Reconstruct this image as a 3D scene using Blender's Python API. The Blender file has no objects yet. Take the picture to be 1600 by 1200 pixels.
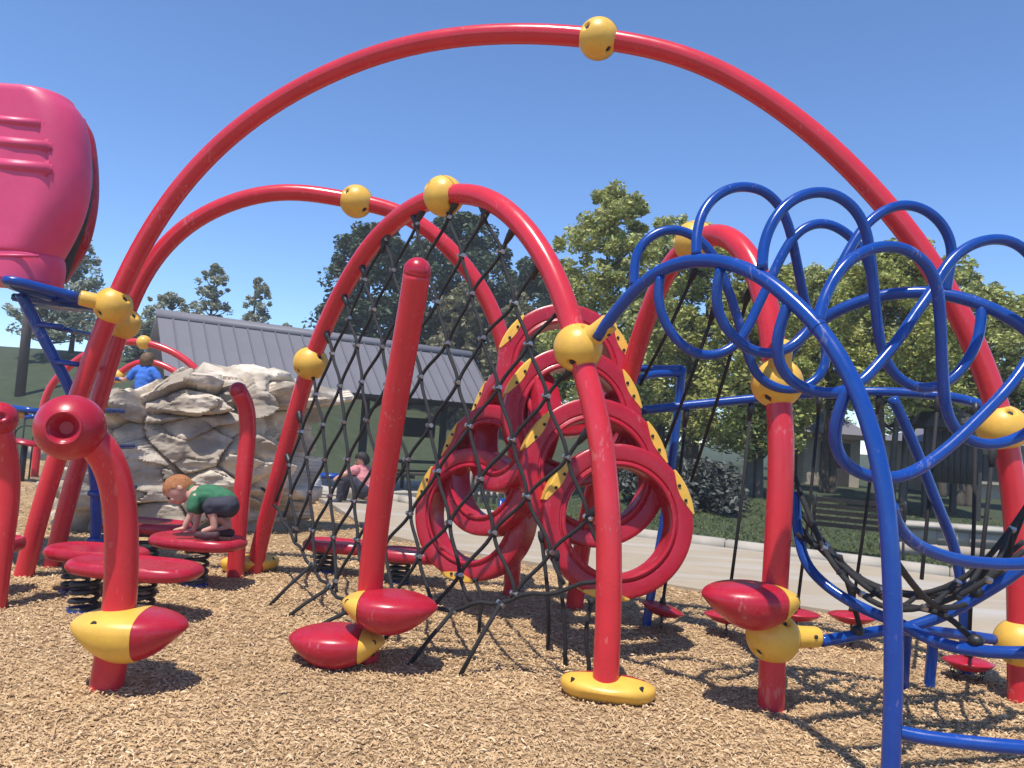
import bpy, bmesh, math, random
import numpy as np
from mathutils import Vector, Matrix, noise as mnoise

random.seed(7)
RNG = np.random.default_rng(11)
PI = math.pi
scene = bpy.context.scene

# ------------------------------------------------------------ camera
CAM_H = 1.40
PITCH = math.radians(3.34)
ROLL = math.radians(4.0)
FPX = 1200.0
_F = Vector((0, math.cos(PITCH), math.sin(PITCH)))
_R0 = Vector((1, 0, 0))
_U0 = Vector((0, -math.sin(PITCH), math.cos(PITCH)))
CR = _R0 * math.cos(ROLL) + _U0 * math.sin(ROLL)
CU = _U0 * math.cos(ROLL) - _R0 * math.sin(ROLL)
CAMP = Vector((0, 0, CAM_H))
cam_data = bpy.data.cameras.new('camera')
cam_data.sensor_width = 36.0
cam_data.lens = 36.0 * FPX / 1600.0
cam_data.clip_start = 0.05
cam_data.clip_end = 2000.0
cam = bpy.data.objects.new('camera', cam_data)
scene.collection.objects.link(cam)
M3 = Matrix((CR, CU, -_F)).transposed()
cam.matrix_world = Matrix.Translation(CAMP) @ M3.to_4x4()
scene.camera = cam

# ------------------------------------------------------------ sky, sun, exposure
SUN_EL = math.radians(68)
SHX, SHY = 0.42, 1.0                       # ground direction in which shadows fall
_n = math.hypot(SHX, SHY)
SHX /= _n; SHY /= _n
to_sun = Vector((-SHX * math.cos(SUN_EL), -SHY * math.cos(SUN_EL), math.sin(SUN_EL)))
world = bpy.data.worlds.new('World')
scene.world = world
world.use_nodes = True
wn = world.node_tree
bg = wn.nodes['Background']
sky = wn.nodes.new('ShaderNodeTexSky')
sky.sky_type = 'NISHITA'
sky.sun_disc = False
sky.sun_elevation = SUN_EL
sky.sun_rotation = math.atan2(to_sun.x, to_sun.y)
sky.altitude = 300
sky.air_density = 0.85
sky.dust_density = 0.0
sky.ozone_density = 9.0
wn.links.new(sky.outputs[0], bg.inputs[0])
bg.inputs[1].default_value = 0.15
sun_d = bpy.data.lights.new('sun', 'SUN')
sun_d.energy = 3.7
sun_d.angle = math.radians(0.53)
sun_d.color = (1.0, 0.95, 0.87)
sun = bpy.data.objects.new('sun', sun_d)
scene.collection.objects.link(sun)
sun.location = (-3, -8, 14)
sun.rotation_euler = (-to_sun).to_track_quat('-Z', 'Y').to_euler()
scene.view_settings.view_transform = 'Standard'
scene.view_settings.look = 'None'
scene.view_settings.exposure = 0.53
scene.view_settings.gamma = 1.0
scene.view_settings.use_curve_mapping = False
scene.cycles.max_bounces = 6
scene.cycles.transparent_max_bounces = 6

# ------------------------------------------------------------ photo -> place helpers
def ray(u, v):
    return _F + CR * ((u - 800) / FPX) + CU * ((600 - v) / FPX)
def P(u, v, y):
    r = ray(u, v)
    return CAMP + r * (y / r.y)
def G(u, v, z=0.0):
    r = ray(u, v)
    return CAMP + r * ((z - CAM_H) / r.z)
def PL(u, v, a, b):
    """point where the sight line meets the upright plane through a and b"""
    d = Vector((b.x - a.x, b.y - a.y, 0)).normalized()
    n = Vector((-d.y, d.x, 0))
    r = ray(u, v)
    t = n.dot(Vector((a.x, a.y, 0)) - CAMP) / n.dot(r)
    return CAMP + r * t

# ------------------------------------------------------------ materials
def mat(name, col, rough=0.5, var=0.0, vscale=8.0, bump=0.0, bscale=60.0, metallic=0.0,
        scuff=0.0, dirt=0.0, dirt_col=(0.25, 0.19, 0.13), island=0.0, spec=0.5, transl=0.0, coat=0.0, rvar=0.0):
    m = bpy.data.materials.new(name)
    m.use_nodes = True
    nt = m.node_tree; nd = nt.nodes; lk = nt.links
    bs = nd['Principled BSDF']
    bs.inputs['Roughness'].default_value = rough
    bs.inputs['Metallic'].default_value = metallic
    bs.inputs['Specular IOR Level'].default_value = spec
    if coat:
        bs.inputs['Coat Weight'].default_value = coat
        bs.inputs['Coat Roughness'].default_value = 0.12
    rgb = nd.new('ShaderNodeRGB'); rgb.outputs[0].default_value = (*col, 1)
    cur = rgb.outputs[0]
    tc = nd.new('ShaderNodeTexCoord')
    if var:
        n = nd.new('ShaderNodeTexNoise'); n.inputs['Scale'].default_value = vscale
        n.inputs['Detail'].default_value = 6; n.inputs['Roughness'].default_value = 0.65
        lk.new(tc.outputs['Object'], n.inputs['Vector'])
        mr = nd.new('ShaderNodeMapRange')
        mr.inputs[1].default_value = 0.3; mr.inputs[2].default_value = 0.7
        mr.inputs[3].default_value = 1 - var; mr.inputs[4].default_value = 1 + var
        lk.new(n.outputs['Fac'], mr.inputs[0])
        hs = nd.new('ShaderNodeHueSaturation')
        lk.new(mr.outputs[0], hs.inputs['Value']); lk.new(cur, hs.inputs['Color'])
        cur = hs.outputs[0]
    if island:
        g = nd.new('ShaderNodeNewGeometry')
        mr = nd.new('ShaderNodeMapRange')
        mr.inputs[3].default_value = 1 - island; mr.inputs[4].default_value = 1 + island
        lk.new(g.outputs['Random Per Island'], mr.inputs[0])
        hs = nd.new('ShaderNodeHueSaturation')
        lk.new(mr.outputs[0], hs.inputs['Value']); lk.new(cur, hs.inputs['Color'])
        ml = nd.new('ShaderNodeMath'); ml.operation = 'MULTIPLY_ADD'
        ml.inputs[1].default_value = 0.05; ml.inputs[2].default_value = 0.475
        lk.new(g.outputs['Random Per Island'], ml.inputs[0])
        lk.new(ml.outputs[0], hs.inputs['Hue'])
        cur = hs.outputs[0]
    if dirt:
        n = nd.new('ShaderNodeTexNoise'); n.inputs['Scale'].default_value = 14
        n.inputs['Detail'].default_value = 8; n.inputs['Roughness'].default_value = 0.75
        lk.new(tc.outputs['Object'], n.inputs['Vector'])
        cr = nd.new('ShaderNodeMapRange')
        cr.inputs[1].default_value = 0.5; cr.inputs[2].default_value = 0.78
        cr.inputs[3].default_value = 0.0; cr.inputs[4].default_value = dirt
        lk.new(n.outputs['Fac'], cr.inputs[0])
        mx = nd.new('ShaderNodeMix'); mx.data_type = 'RGBA'
        mx.inputs[7].default_value = (*dirt_col, 1)
        lk.new(cr.outputs[0], mx.inputs[0]); lk.new(cur, mx.inputs[6])
        cur = mx.outputs[2]
    if scuff:
        mp = nd.new('ShaderNodeMapping'); mp.inputs['Scale'].default_value = (1, 1, .35); mp.inputs['Rotation'].default_value = (.5, .3, .2)
        n = nd.new('ShaderNodeTexNoise'); n.inputs['Scale'].default_value = 60
        n.inputs['Detail'].default_value = 3
        n2 = nd.new('ShaderNodeTexNoise'); n2.inputs['Scale'].default_value = 5
        lk.new(tc.outputs['Object'], mp.inputs[0]); lk.new(mp.outputs[0], n.inputs['Vector']); lk.new(tc.outputs['Object'], n2.inputs['Vector'])
        ml = nd.new('ShaderNodeMath'); ml.operation = 'MULTIPLY'; lk.new(n.outputs['Fac'], ml.inputs[0]); lk.new(n2.outputs['Fac'], ml.inputs[1])
        cr = nd.new('ShaderNodeMapRange'); cr.inputs[1].default_value = 0.375; cr.inputs[2].default_value = 0.43; cr.inputs[4].default_value = scuff
        lk.new(ml.outputs[0], cr.inputs[0])
        mx = nd.new('ShaderNodeMix'); mx.data_type = 'RGBA'; mx.inputs[7].default_value = (0.62, 0.50, 0.44, 1)
        lk.new(cr.outputs[0], mx.inputs[0]); lk.new(cur, mx.inputs[6]); cur = mx.outputs[2]
    lk.new(cur, bs.inputs['Base Color'])
    if rvar:
        n = nd.new('ShaderNodeTexNoise'); n.inputs['Scale'].default_value = 9
        n.inputs['Detail'].default_value = 5
        lk.new(tc.outputs['Object'], n.inputs['Vector'])
        mr = nd.new('ShaderNodeMapRange')
        mr.inputs[1].default_value = 0.3; mr.inputs[2].default_value = 0.7
        mr.inputs[3].default_value = rough - rvar; mr.inputs[4].default_value = rough + rvar
        lk.new(n.outputs['Fac'], mr.inputs[0]); lk.new(mr.outputs[0], bs.inputs['Roughness'])
    if bump:
        n = nd.new('ShaderNodeTexNoise'); n.inputs['Scale'].default_value = bscale
        n.inputs['Detail'].default_value = 4
        lk.new(tc.outputs['Object'], n.inputs['Vector'])
        b = nd.new('ShaderNodeBump'); b.inputs['Strength'].default_value = bump
        b.inputs['Distance'].default_value = 0.01
        lk.new(n.outputs['Fac'], b.inputs['Height']); lk.new(b.outputs[0], bs.inputs['Normal'])
    if transl:
        t = nd.new('ShaderNodeBsdfTranslucent'); lk.new(cur, t.inputs[0])
        mx = nd.new('ShaderNodeMixShader'); mx.inputs[0].default_value = transl
        out = nd['Material Output']
        lk.new(bs.outputs[0], mx.inputs[1]); lk.new(t.outputs[0], mx.inputs[2])
        lk.new(mx.outputs[0], out.inputs[0])
    return m

MT = {}
MT['red'] = mat('red_powder_coat', (0.61, 0.029, 0.043), 0.24, var=0.10, vscale=3, bump=0.02, bscale=220, dirt=0.05, dirt_col=(0.42, 0.12, 0.10), rvar=0.05, scuff=0.16)
MT['red_plastic'] = mat('red_moulded_plastic', (0.42, 0.012, 0.030), 0.30, var=0.10, vscale=4, bump=0.05, bscale=160, dirt=0.16, dirt_col=(0.45, 0.16, 0.17), rvar=0.08, scuff=0.16)
MT['pink_plastic'] = mat('faded_red_slide_plastic', (0.66, 0.058, 0.155), 0.42, var=0.10, vscale=2, bump=0.05, bscale=120, dirt=0.2, dirt_col=(0.62, 0.16, 0.25), rvar=0.06)
MT['yellow'] = mat('yellow_cast_clamp', (0.78, 0.45, 0.065), 0.4, var=0.10, vscale=9, bump=0.10, bscale=120, dirt=0.32, dirt_col=(0.45, 0.27, 0.06), rvar=0.08)
MT['blue'] = mat('blue_powder_coat', (0.006, 0.052, 0.28), 0.22, var=0.12, vscale=5, bump=0.03, bscale=220, dirt=0.14, dirt_col=(0.08, 0.12, 0.28), rvar=0.08, scuff=0.16)
MT['rope'] = mat('charcoal_rope', (0.014, 0.013, 0.014), 0.7, var=0.25, vscale=40, bump=0.6, bscale=260)
MT['black'] = mat('black_steel', (0.016, 0.016, 0.018), 0.45, var=0.2, vscale=12, dirt=0.25)
MT['dark'] = mat('bolt_recess_dark', (0.02, 0.018, 0.016), 0.7, var=0.2)
MT['steel'] = mat('aluminium_clamp', (0.42, 0.415, 0.41), 0.28, var=0.15, vscale=30, metallic=0.85)
MT['concrete'] = mat('concrete_kerb', (0.42, 0.375, 0.31), 0.85, var=0.12, vscale=4, bump=0.2, bscale=90, dirt=0.3, dirt_col=(0.33, 0.28, 0.22))
MT['bark'] = mat('bark', (0.10, 0.082, 0.066), 0.9, var=0.3, vscale=6, bump=0.6, bscale=40)
MT['roof'] = mat('grey_metal_roof', (0.165, 0.158, 0.175), 0.6, var=0.06, vscale=1.5, metallic=0.0, dirt=0.1, dirt_col=(0.33, 0.31, 0.31))
MT['post'] = mat('dark_brown_post', (0.045, 0.038, 0.034), 0.7, var=0.2)
MT['brown'] = mat('brown_pole_paint', (0.12, 0.085, 0.07), 0.6, var=0.1)
MT['skin'] = mat('skin', (0.60, 0.33, 0.24), 0.5, var=0.06, vscale=12)
MT['hair_red'] = mat('ginger_hair', (0.40, 0.16, 0.055), 0.6, var=0.35, vscale=60, bump=0.6, bscale=160)
MT['hair_brown'] = mat('light_brown_hair', (0.20, 0.125, 0.07), 0.6, var=0.35, vscale=60, bump=0.6, bscale=160)
MT['hair_dark'] = mat('dark_hair', (0.02, 0.014, 0.012), 0.5, var=0.3, vscale=60, bump=0.5, bscale=160)
MT['green_cloth'] = mat('green_cotton', (0.035, 0.16, 0.075), 0.85, var=0.15, vscale=14, bump=0.3, bscale=50)
MT['navy_cloth'] = mat('navy_cotton', (0.038, 0.038, 0.055), 0.85, var=0.2, vscale=14, bump=0.3, bscale=50)
MT['blue_cloth'] = mat('bright_blue_cotton', (0.045, 0.16, 0.56), 0.85, var=0.15, vscale=14, bump=0.3, bscale=50)
MT['pink_cloth'] = mat('pink_cotton', (0.60, 0.22, 0.23), 0.85, var=0.15, vscale=10, bump=0.3, bscale=40)
MT['white_cloth'] = mat('white_cotton', (0.72, 0.71, 0.72), 0.85, var=0.1, vscale=10)
MT['shoe'] = mat('maroon_shoe', (0.06, 0.022, 0.028), 0.7, var=0.2, vscale=30)
MT['eye'] = mat('eye_dark', (0.02, 0.015, 0.012), 0.2)
MT['cream'] = mat('cream_block_wall', (0.40, 0.33, 0.26), 0.9, var=0.15, vscale=2, bump=0.3, bscale=8, dirt=0.3, dirt_col=(0.33, 0.27, 0.21))
MT['wood'] = mat('weathered_wood', (0.38, 0.30, 0.25), 0.8, var=0.2, vscale=6)
MT['orange'] = mat('orange_panel', (0.70, 0.30, 0.04), 0.45, var=0.08)
MT['leaf_light'] = mat('spring_leaf', (0.38, 0.385, 0.10), 0.6, island=0.4, transl=0.22, var=0.15, vscale=0.6)
MT['leaf_pale'] = mat('pale_new_leaf', (0.39, 0.40, 0.13), 0.6, island=0.4, transl=0.22, var=0.2, vscale=0.6)
MT['leaf_grey'] = mat('grey_green_leaf', (0.33, 0.34, 0.24), 0.65, island=0.4, transl=0.2)
MT['leaf_dark'] = mat('dark_evergreen_leaf', (0.07, 0.095, 0.045), 0.6, island=0.55, transl=0.12, var=0.2, vscale=0.8)
MT['leaf_olive'] = mat('olive_brown_leaf', (0.24, 0.215, 0.11), 0.65, island=0.4, transl=0.2)
MT['leaf_spruce'] = mat('grey_spruce_needle', (0.10, 0.105, 0.085), 0.65, island=0.5, transl=0.1)

# ------------------------------------------------------------ mesh builder
class MB:
    def __init__(s):
        s.v = []; s.f = []; s.mi = []
    def add(s, vs, fs, mi=0):
        o = len(s.v)
        s.v.extend([Vector(p) for p in vs])
        for f in fs:
            s.f.append(tuple(i + o for i in f)); s.mi.append(mi)
        return s
    def box(s, c, dims, rot=None, mi=0, bev=0.0):
        hx, hy, hz = (d / 2 for d in dims)
        c = Vector(c)
        if bev <= 0:
            vs = [Vector((sx * hx, sy * hy, sz * hz)) for sx in (-1, 1) for sy in (-1, 1) for sz in (-1, 1)]
            fs = [(0, 1, 3, 2), (4, 6, 7, 5), (0, 4, 5, 1), (2, 3, 7, 6), (0, 2, 6, 4), (1, 5, 7, 3)]
        else:
            bm = bmesh.new(); bmesh.ops.create_cube(bm, size=1)
            bmesh.ops.scale(bm, vec=dims, verts=bm.verts)
            bmesh.ops.bevel(bm, geom=list(bm.edges), offset=bev, segments=2, affect='EDGES')
            bm.verts.ensure_lookup_table()
            vs = [x.co.copy() for x in bm.verts]; fs = [tuple(q.index for q in f.verts) for f in bm.faces]
            bm.free()
        if rot is not None:
            vs = [rot @ p for p in vs]
        return s.add([p + c for p in vs], fs, mi)
    def tube(s, pts, r, n=14, closed=False, cap=True, mi=0):
        pts = [Vector(p) for p in pts]
        N = len(pts)
        rr = r if isinstance(r, (list, tuple)) else [r] * N
        tang = []
        for i in range(N):
            if closed:
                t = pts[(i + 1) % N] - pts[i - 1]
            else:
                t = pts[min(i + 1, N - 1)] - pts[max(i - 1, 0)]
            tang.append(t.normalized() if t.length > 1e-9 else Vector((0, 0, 1)))
        a = Vector((0, 0, 1)) if abs(tang[0].z) < 0.9 else Vector((1, 0, 0))
        nrm = (a - tang[0] * a.dot(tang[0])).normalized()
        vs = []
        for i in range(N):
            t = tang[i]
            nrm = (nrm - t * nrm.dot(t)).normalized()
            b = t.cross(nrm)
            for k in range(n):
                an = 2 * PI * k / n
                vs.append(pts[i] + (nrm * math.cos(an) + b * math.sin(an)) * rr[i])
        fs = []
        for i in range(N if closed else N - 1):
            j = (i + 1) % N
            for k in range(n):
                k2 = (k + 1) % n
                fs.append((i * n + k, i * n + k2, j * n + k2, j * n + k))
        if cap and not closed:
            fs.append(tuple(range(n - 1, -1, -1)))
            fs.append(tuple((N - 1) * n + k for k in range(n)))
        return s.add(vs, fs, mi)
    def ball(s, c, r, seg=32, rings=20, holes=(), depth=0.03, scale=(1, 1, 1), rot=None, noise=0.0, mi=0):
        c = Vector(c); vs = []; fs = []
        for i in range(rings + 1):
            th = PI * i / rings
            for k in range(seg):
                ph = 2 * PI * k / seg
                d = Vector((math.sin(th) * math.cos(ph), math.sin(th) * math.sin(ph), math.cos(th)))
                q = r
                for (h, al, dp) in holes:
                    an = d.angle(h)
                    if an < al:
                        e = min(1.0, (al - an) / (al * 0.35))
                        q -= dp * e * e * (3 - 2 * e)
                if noise:
                    q *= 1 + noise * mnoise.noise(d * 2.3 + c * 3)
                p = d * q
                p = Vector((p.x * scale[0], p.y * scale[1], p.z * scale[2]))
                if rot is not None: p = rot @ p
                vs.append(c + p)
        for i in range(rings):
            for k in range(seg):
                k2 = (k + 1) % seg
                fs.append((i * seg + k, (i + 1) * seg + k, (i + 1) * seg + k2, i * seg + k2))
        return s.add(vs, fs, mi)
    def lathe(s, prof, frame, a0=0.0, a1=2 * PI, n=48, closed_prof=True, mi=0):
        """prof: list of (radius, axial); frame: 4x4 with axis = local Z"""
        full = abs((a1 - a0) - 2 * PI) < 1e-6
        m = len(prof); vs = []
        cnt = n if full else n + 1
        for i in range(cnt):
            an = a0 + (a1 - a0) * i / n
            for (r, z) in prof:
                vs.append(frame @ Vector((r * math.cos(an), r * math.sin(an), z)))
        fs = []
        for i in range(n):
            j = (i + 1) % cnt if full else i + 1
            for k in range(m if closed_prof else m - 1):
                k2 = (k + 1) % m
                fs.append((i * m + k, j * m + k, j * m + k2, i * m + k2))
        if not full and closed_prof:
            fs.append(tuple(range(m))); fs.append(tuple((cnt - 1) * m + k for k in range(m - 1, -1, -1)))
        return s.add(vs, fs, mi)
    def build(s, name, mats, parent=None, smooth=True, sharp=None):
        me = bpy.data.meshes.new(name)
        off = wloc(parent)
        me.from_pydata([tuple(p - off) for p in s.v], [], s.f)
        for m in (mats if isinstance(mats, (list, tuple)) else [mats]):
            me.materials.append(m)
        if any(s.mi):
            me.polygons.foreach_set('material_index', s.mi)
        bm = bmesh.new(); bm.from_mesh(me)
        bmesh.ops.recalc_face_normals(bm, faces=bm.faces)
        bm.to_mesh(me); bm.free()
        if smooth:
            me.polygons.foreach_set('use_smooth', [True] * len(me.polygons))
            if sharp:
                me.set_sharp_from_angle(angle=math.radians(sharp))
        me.update()
        return link(name, me, parent)

def wloc(parent):
    off = Vector((0, 0, 0))
    while parent is not None:
        off = off + parent.location
        parent = parent.parent
    return off
def link(name, me, parent=None):
    o = bpy.data.objects.new(name, me)
    scene.collection.objects.link(o)
    if parent is not None: o.parent = parent
    return o
def thing(name, label, cat, loc=(0, 0, 0), group=None):
    o = bpy.data.objects.new(name, None)
    scene.collection.objects.link(o)
    o.empty_display_size = 0.1
    o.location = loc
    return tag(o, label, cat, group)
def tag(o, label, cat, group=None):
    o['label'] = label; o['category'] = cat
    if group: o['group'] = group
    return o
def structure(o):
    o['kind'] = 'structure'; return o
def stuff(o):
    o['kind'] = 'stuff'; return o

def spline(pts, n=8, closed=False):
    pts = [Vector(p) for p in pts]
    out = []; N = len(pts)
    rng = range(N) if closed else range(N - 1)
    for i in rng:
        if closed:
            p0, p1, p2, p3 = pts[i - 1], pts[i], pts[(i + 1) % N], pts[(i + 2) % N]
        else:
            p1, p2 = pts[i], pts[i + 1]
            p0 = pts[i - 1] if i > 0 else p1 * 2 - p2
            p3 = pts[i + 2] if i + 2 < N else p2 * 2 - p1
        t0 = 0.0
        t1 = t0 + max((p1 - p0).length, 1e-6) ** 0.5
        t2 = t1 + max((p2 - p1).length, 1e-6) ** 0.5
        t3 = t2 + max((p3 - p2).length, 1e-6) ** 0.5
        for k in range(n):
            t = t1 + (t2 - t1) * k / n
            A1 = p0 * ((t1 - t) / (t1 - t0)) + p1 * ((t - t0) / (t1 - t0))
            A2 = p1 * ((t2 - t) / (t2 - t1)) + p2 * ((t - t1) / (t2 - t1))
            A3 = p2 * ((t3 - t) / (t3 - t2)) + p3 * ((t - t2) / (t3 - t2))
            B1 = A1 * ((t2 - t) / (t2 - t0)) + A2 * ((t - t0) / (t2 - t0))
            B2 = A2 * ((t3 - t) / (t3 - t1)) + A3 * ((t - t1) / (t3 - t1))
            out.append(B1 * ((t2 - t) / (t2 - t1)) + B2 * ((t - t1) / (t2 - t1)))
    if not closed: out.append(pts[-1])
    return out
def resample(pts, n):
    L = [0.0]
    for a, b in zip(pts, pts[1:]): L.append(L[-1] + (b - a).length)
    out = []; j = 0
    for i in range(n):
        t = L[-1] * i / (n - 1)
        while j < len(L) - 2 and L[j + 1] < t: j += 1
        d = L[j + 1] - L[j]
        out.append(pts[j].lerp(pts[j + 1], (t - L[j]) / d if d > 1e-9 else 0))
    return out
def smooth_curve(pts, n, it=6):
    q = resample(spline(pts, 10), n)
    for _ in range(it):
        q = [q[0]] + [(q[i - 1] + q[i] * 2 + q[i + 1]) / 4 for i in range(1, n - 1)] + [q[-1]]
    return q
def nearest(curve, p):
    return min(range(len(curve)), key=lambda i: (curve[i] - p).length)
def frame_z(c, axis, up=Vector((0, 0, 1))):
    z = Vector(axis).normalized()
    if abs(z.dot(up)) > 0.98: up = Vector((1, 0, 0))
    x = up.cross(z).normalized(); y = z.cross(x)
    return Matrix.Translation(c) @ Matrix((x, y, z)).transposed().to_4x4()

# ============================================================ THE SETTING
def sstep(t):
    t = min(1.0, max(0.0, t)); return t * t * (3 - 2 * t)
EDGE = [(-60, 27), (-20, 19), (-11, 17.2), (-6, 15.2), (-3.3, 13.2), (-2.2, 11.0), (-1.27, 9.18), (1.48, 7.48), (4.09, 6.03), (8, 3.7), (14, 0.2), (20, -3)]
FAR = [(-60, 28.5), (-20, 20.5), (-11, 18.6), (-6, 16.6), (-2.6, 14.2), (-1.0, 12.3), (0.79, 11.2), (3.46, 10.03), (10, 6.4), (16, 3.0), (24, -1.5)]
def pw(tab, x):
    return float(np.interp(x, [a for a, b in tab], [b for a, b in tab]))
def lawn_z(x, y):
    z = -0.02 - 0.5 * sstep((y - 12.5) / 7) * (1 - sstep((x + 1) / 4)) + 0.45 * sstep((y - 10) / 8) * sstep((x - .5) / 3)
    yb = 17 + 9 * sstep((x + 13) / 9)
    side = 1 - sstep((x + 1) / 9)
    z += (4.1 * sstep((y - yb) / 19) - 1.0 * sstep((y - yb - 19) / 30)) * side
    z += 0.05 * mnoise.noise(Vector((x * 0.25, y * 0.25, 0))) * sstep((y - 9) / 5)
    return z

# lawn sheet to the horizon
xs = np.unique(np.concatenate([np.linspace(-500, -60, 12), np.linspace(-60, 40, 101), np.linspace(40, 500, 12)]))
ys = np.unique(np.concatenate([np.linspace(-60, 4, 10), np.linspace(4, 60, 90), np.linspace(60, 900, 20)]))
vs = [(x, y, lawn_z(x, y) - (0.06 if y < pw(FAR, x) + 0.3 else 0)) for y in ys for x in xs]
nx = len(xs)
fs = [(j * nx + i, j * nx + i + 1, (j + 1) * nx + i + 1, (j + 1) * nx + i) for j in range(len(ys) - 1) for i in range(nx - 1)]
def grass_material():
    m = mat('lawn_grass', (0.040, 0.054, 0.021), 0.9, var=0.28, vscale=2.2, bump=0.8, bscale=45, dirt=0.35, dirt_col=(0.055, 0.068, 0.026))
    return m
MT['grass'] = grass_material()
structure(MB().add(vs, fs).build('lawn', MT['grass']))

# mulch bed
def mulch_material():
    m = bpy.data.materials.new('wood_chip_bed'); m.use_nodes = True
    nt = m.node_tree; nd = nt.nodes; lk = nt.links; bs = nd['Principled BSDF']
    bs.inputs['Roughness'].default_value = 0.95
    bs.inputs['Specular IOR Level'].default_value = 0.1
    tc = nd.new('ShaderNodeTexCoord')
    vor = nd.new('ShaderNodeTexVoronoi'); vor.inputs['Scale'].default_value = 38; vor.inputs['Randomness'].default_value = 1
    mp = nd.new('ShaderNodeMapping'); mp.inputs['Scale'].default_value = (1, 1.7, 1)
    n0 = nd.new('ShaderNodeTexNoise'); n0.inputs['Scale'].default_value = 6
    ad = nd.new('ShaderNodeMixRGB'); ad.blend_type = 'ADD'; ad.inputs[0].default_value = 0.25
    lk.new(tc.outputs['Object'], n0.inputs['Vector']); lk.new(tc.outputs['Object'], ad.inputs[1]); lk.new(n0.outputs['Color'], ad.inputs[2])
    lk.new(ad.outputs[0], mp.inputs[0]); lk.new(mp.outputs[0], vor.inputs['Vector'])
    cr = nd.new('ShaderNodeValToRGB')
    e = cr.color_ramp.elements
    e[0].position = 0.0; e[0].color = (0.27, 0.165, 0.085, 1)
    e[1].position = 1.0; e[1].color = (0.66, 0.47, 0.27, 1)
    e2 = e.new(0.45); e2.color = (0.44, 0.285, 0.145, 1)
    sp = nd.new('ShaderNodeSeparateColor'); lk.new(vor.outputs['Color'], sp.inputs[0])
    lk.new(sp.outputs[0], cr.inputs[0])
    big = nd.new('ShaderNodeTexNoise'); big.inputs['Scale'].default_value = 0.9; big.inputs['Detail'].default_value = 4
    lk.new(tc.outputs['Object'], big.inputs['Vector'])
    mr = nd.new('ShaderNodeMapRange'); mr.inputs[1].default_value = 0.35; mr.inputs[2].default_value = 0.7
    mr.inputs[3].default_value = 0.85; mr.inputs[4].default_value = 1.12
    lk.new(big.outputs['Fac'], mr.inputs[0])
    hs = nd.new('ShaderNodeHueSaturation'); lk.new(mr.outputs[0], hs.inputs['Value']); lk.new(cr.outputs[0], hs.inputs['Color'])
    lk.new(hs.outputs[0], bs.inputs['Base Color'])
    b = nd.new('ShaderNodeBump'); b.inputs['Strength'].default_value = 1.0; b.inputs['Distance'].default_value = 0.02
    lk.new(vor.outputs['Distance'], b.inputs['Height']); lk.new(b.outputs[0], bs.inputs['Normal'])
    return m
def chip_material():
    m = bpy.data.materials.new('wood_chip'); m.use_nodes = True
    nt = m.node_tree; nd = nt.nodes; lk = nt.links; bs = nd['Principled BSDF']
    bs.inputs['Roughness'].default_value = 0.85; bs.inputs['Specular IOR Level'].default_value = 0.2
    g = nd.new('ShaderNodeNewGeometry')
    cr = nd.new('ShaderNodeValToRGB'); e = cr.color_ramp.elements
    e[0].position = 0.0; e[0].color = (0.22, 0.13, 0.07, 1)
    e[1].position = 1.0; e[1].color = (0.80, 0.62, 0.40, 1)
    for pos, c in ((0.10, (0.36, 0.225, 0.12, 1)), (0.3, (0.50, 0.325, 0.17, 1)), (0.65, (0.57, 0.385, 0.205, 1)), (0.92, (0.65, 0.455, 0.26, 1))):
        e.new(pos).color = c
    lk.new(g.outputs['Random Per Island'], cr.inputs[0])
    tc = nd.new('ShaderNodeTexCoord')
    big = nd.new('ShaderNodeTexNoise'); big.inputs['Scale'].default_value = 1.1; big.inputs['Detail'].default_value = 5
    lk.new(tc.outputs['Object'], big.inputs['Vector'])
    mr = nd.new('ShaderNodeMapRange'); mr.inputs[1].default_value = 0.35; mr.inputs[2].default_value = 0.7
    mr.inputs[3].default_value = 0.82; mr.inputs[4].default_value = 1.12
    lk.new(big.outputs['Fac'], mr.inputs[0])
    hs = nd.new('ShaderNodeHueSaturation'); lk.new(mr.outputs[0], hs.inputs['Value']); lk.new(cr.outputs[0], hs.inputs['Color'])
    lk.new(hs.outputs[0], bs.inputs['Base Color'])
    return m
def mulch_z(x, y):
    return 0.022 * mnoise.noise(Vector((x * 1.1, y * 1.1, 3.1))) + 0.012 * mnoise.noise(Vector((x * 3.7, y * 3.7, 1.2)))
MX = np.unique(np.concatenate([np.linspace(-30, -7, 40), np.linspace(-7, 6, 160), np.linspace(6, 14, 20)]))
NR = 150
vs = []
for x in MX:
    y1 = pw(EDGE, x)
    for j in range(NR + 1):
        y = -6 + (y1 + 6) * j / NR
        vs.append((x, y, mulch_z(x, y)))
fs = [(i * (NR + 1) + j, (i + 1) * (NR + 1) + j, (i + 1) * (NR + 1) + j + 1, i * (NR + 1) + j + 1) for i in range(len(MX) - 1) for j in range(NR)]
structure(MB().add(vs, fs).build('mulch_ground', mulch_material()))

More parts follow.
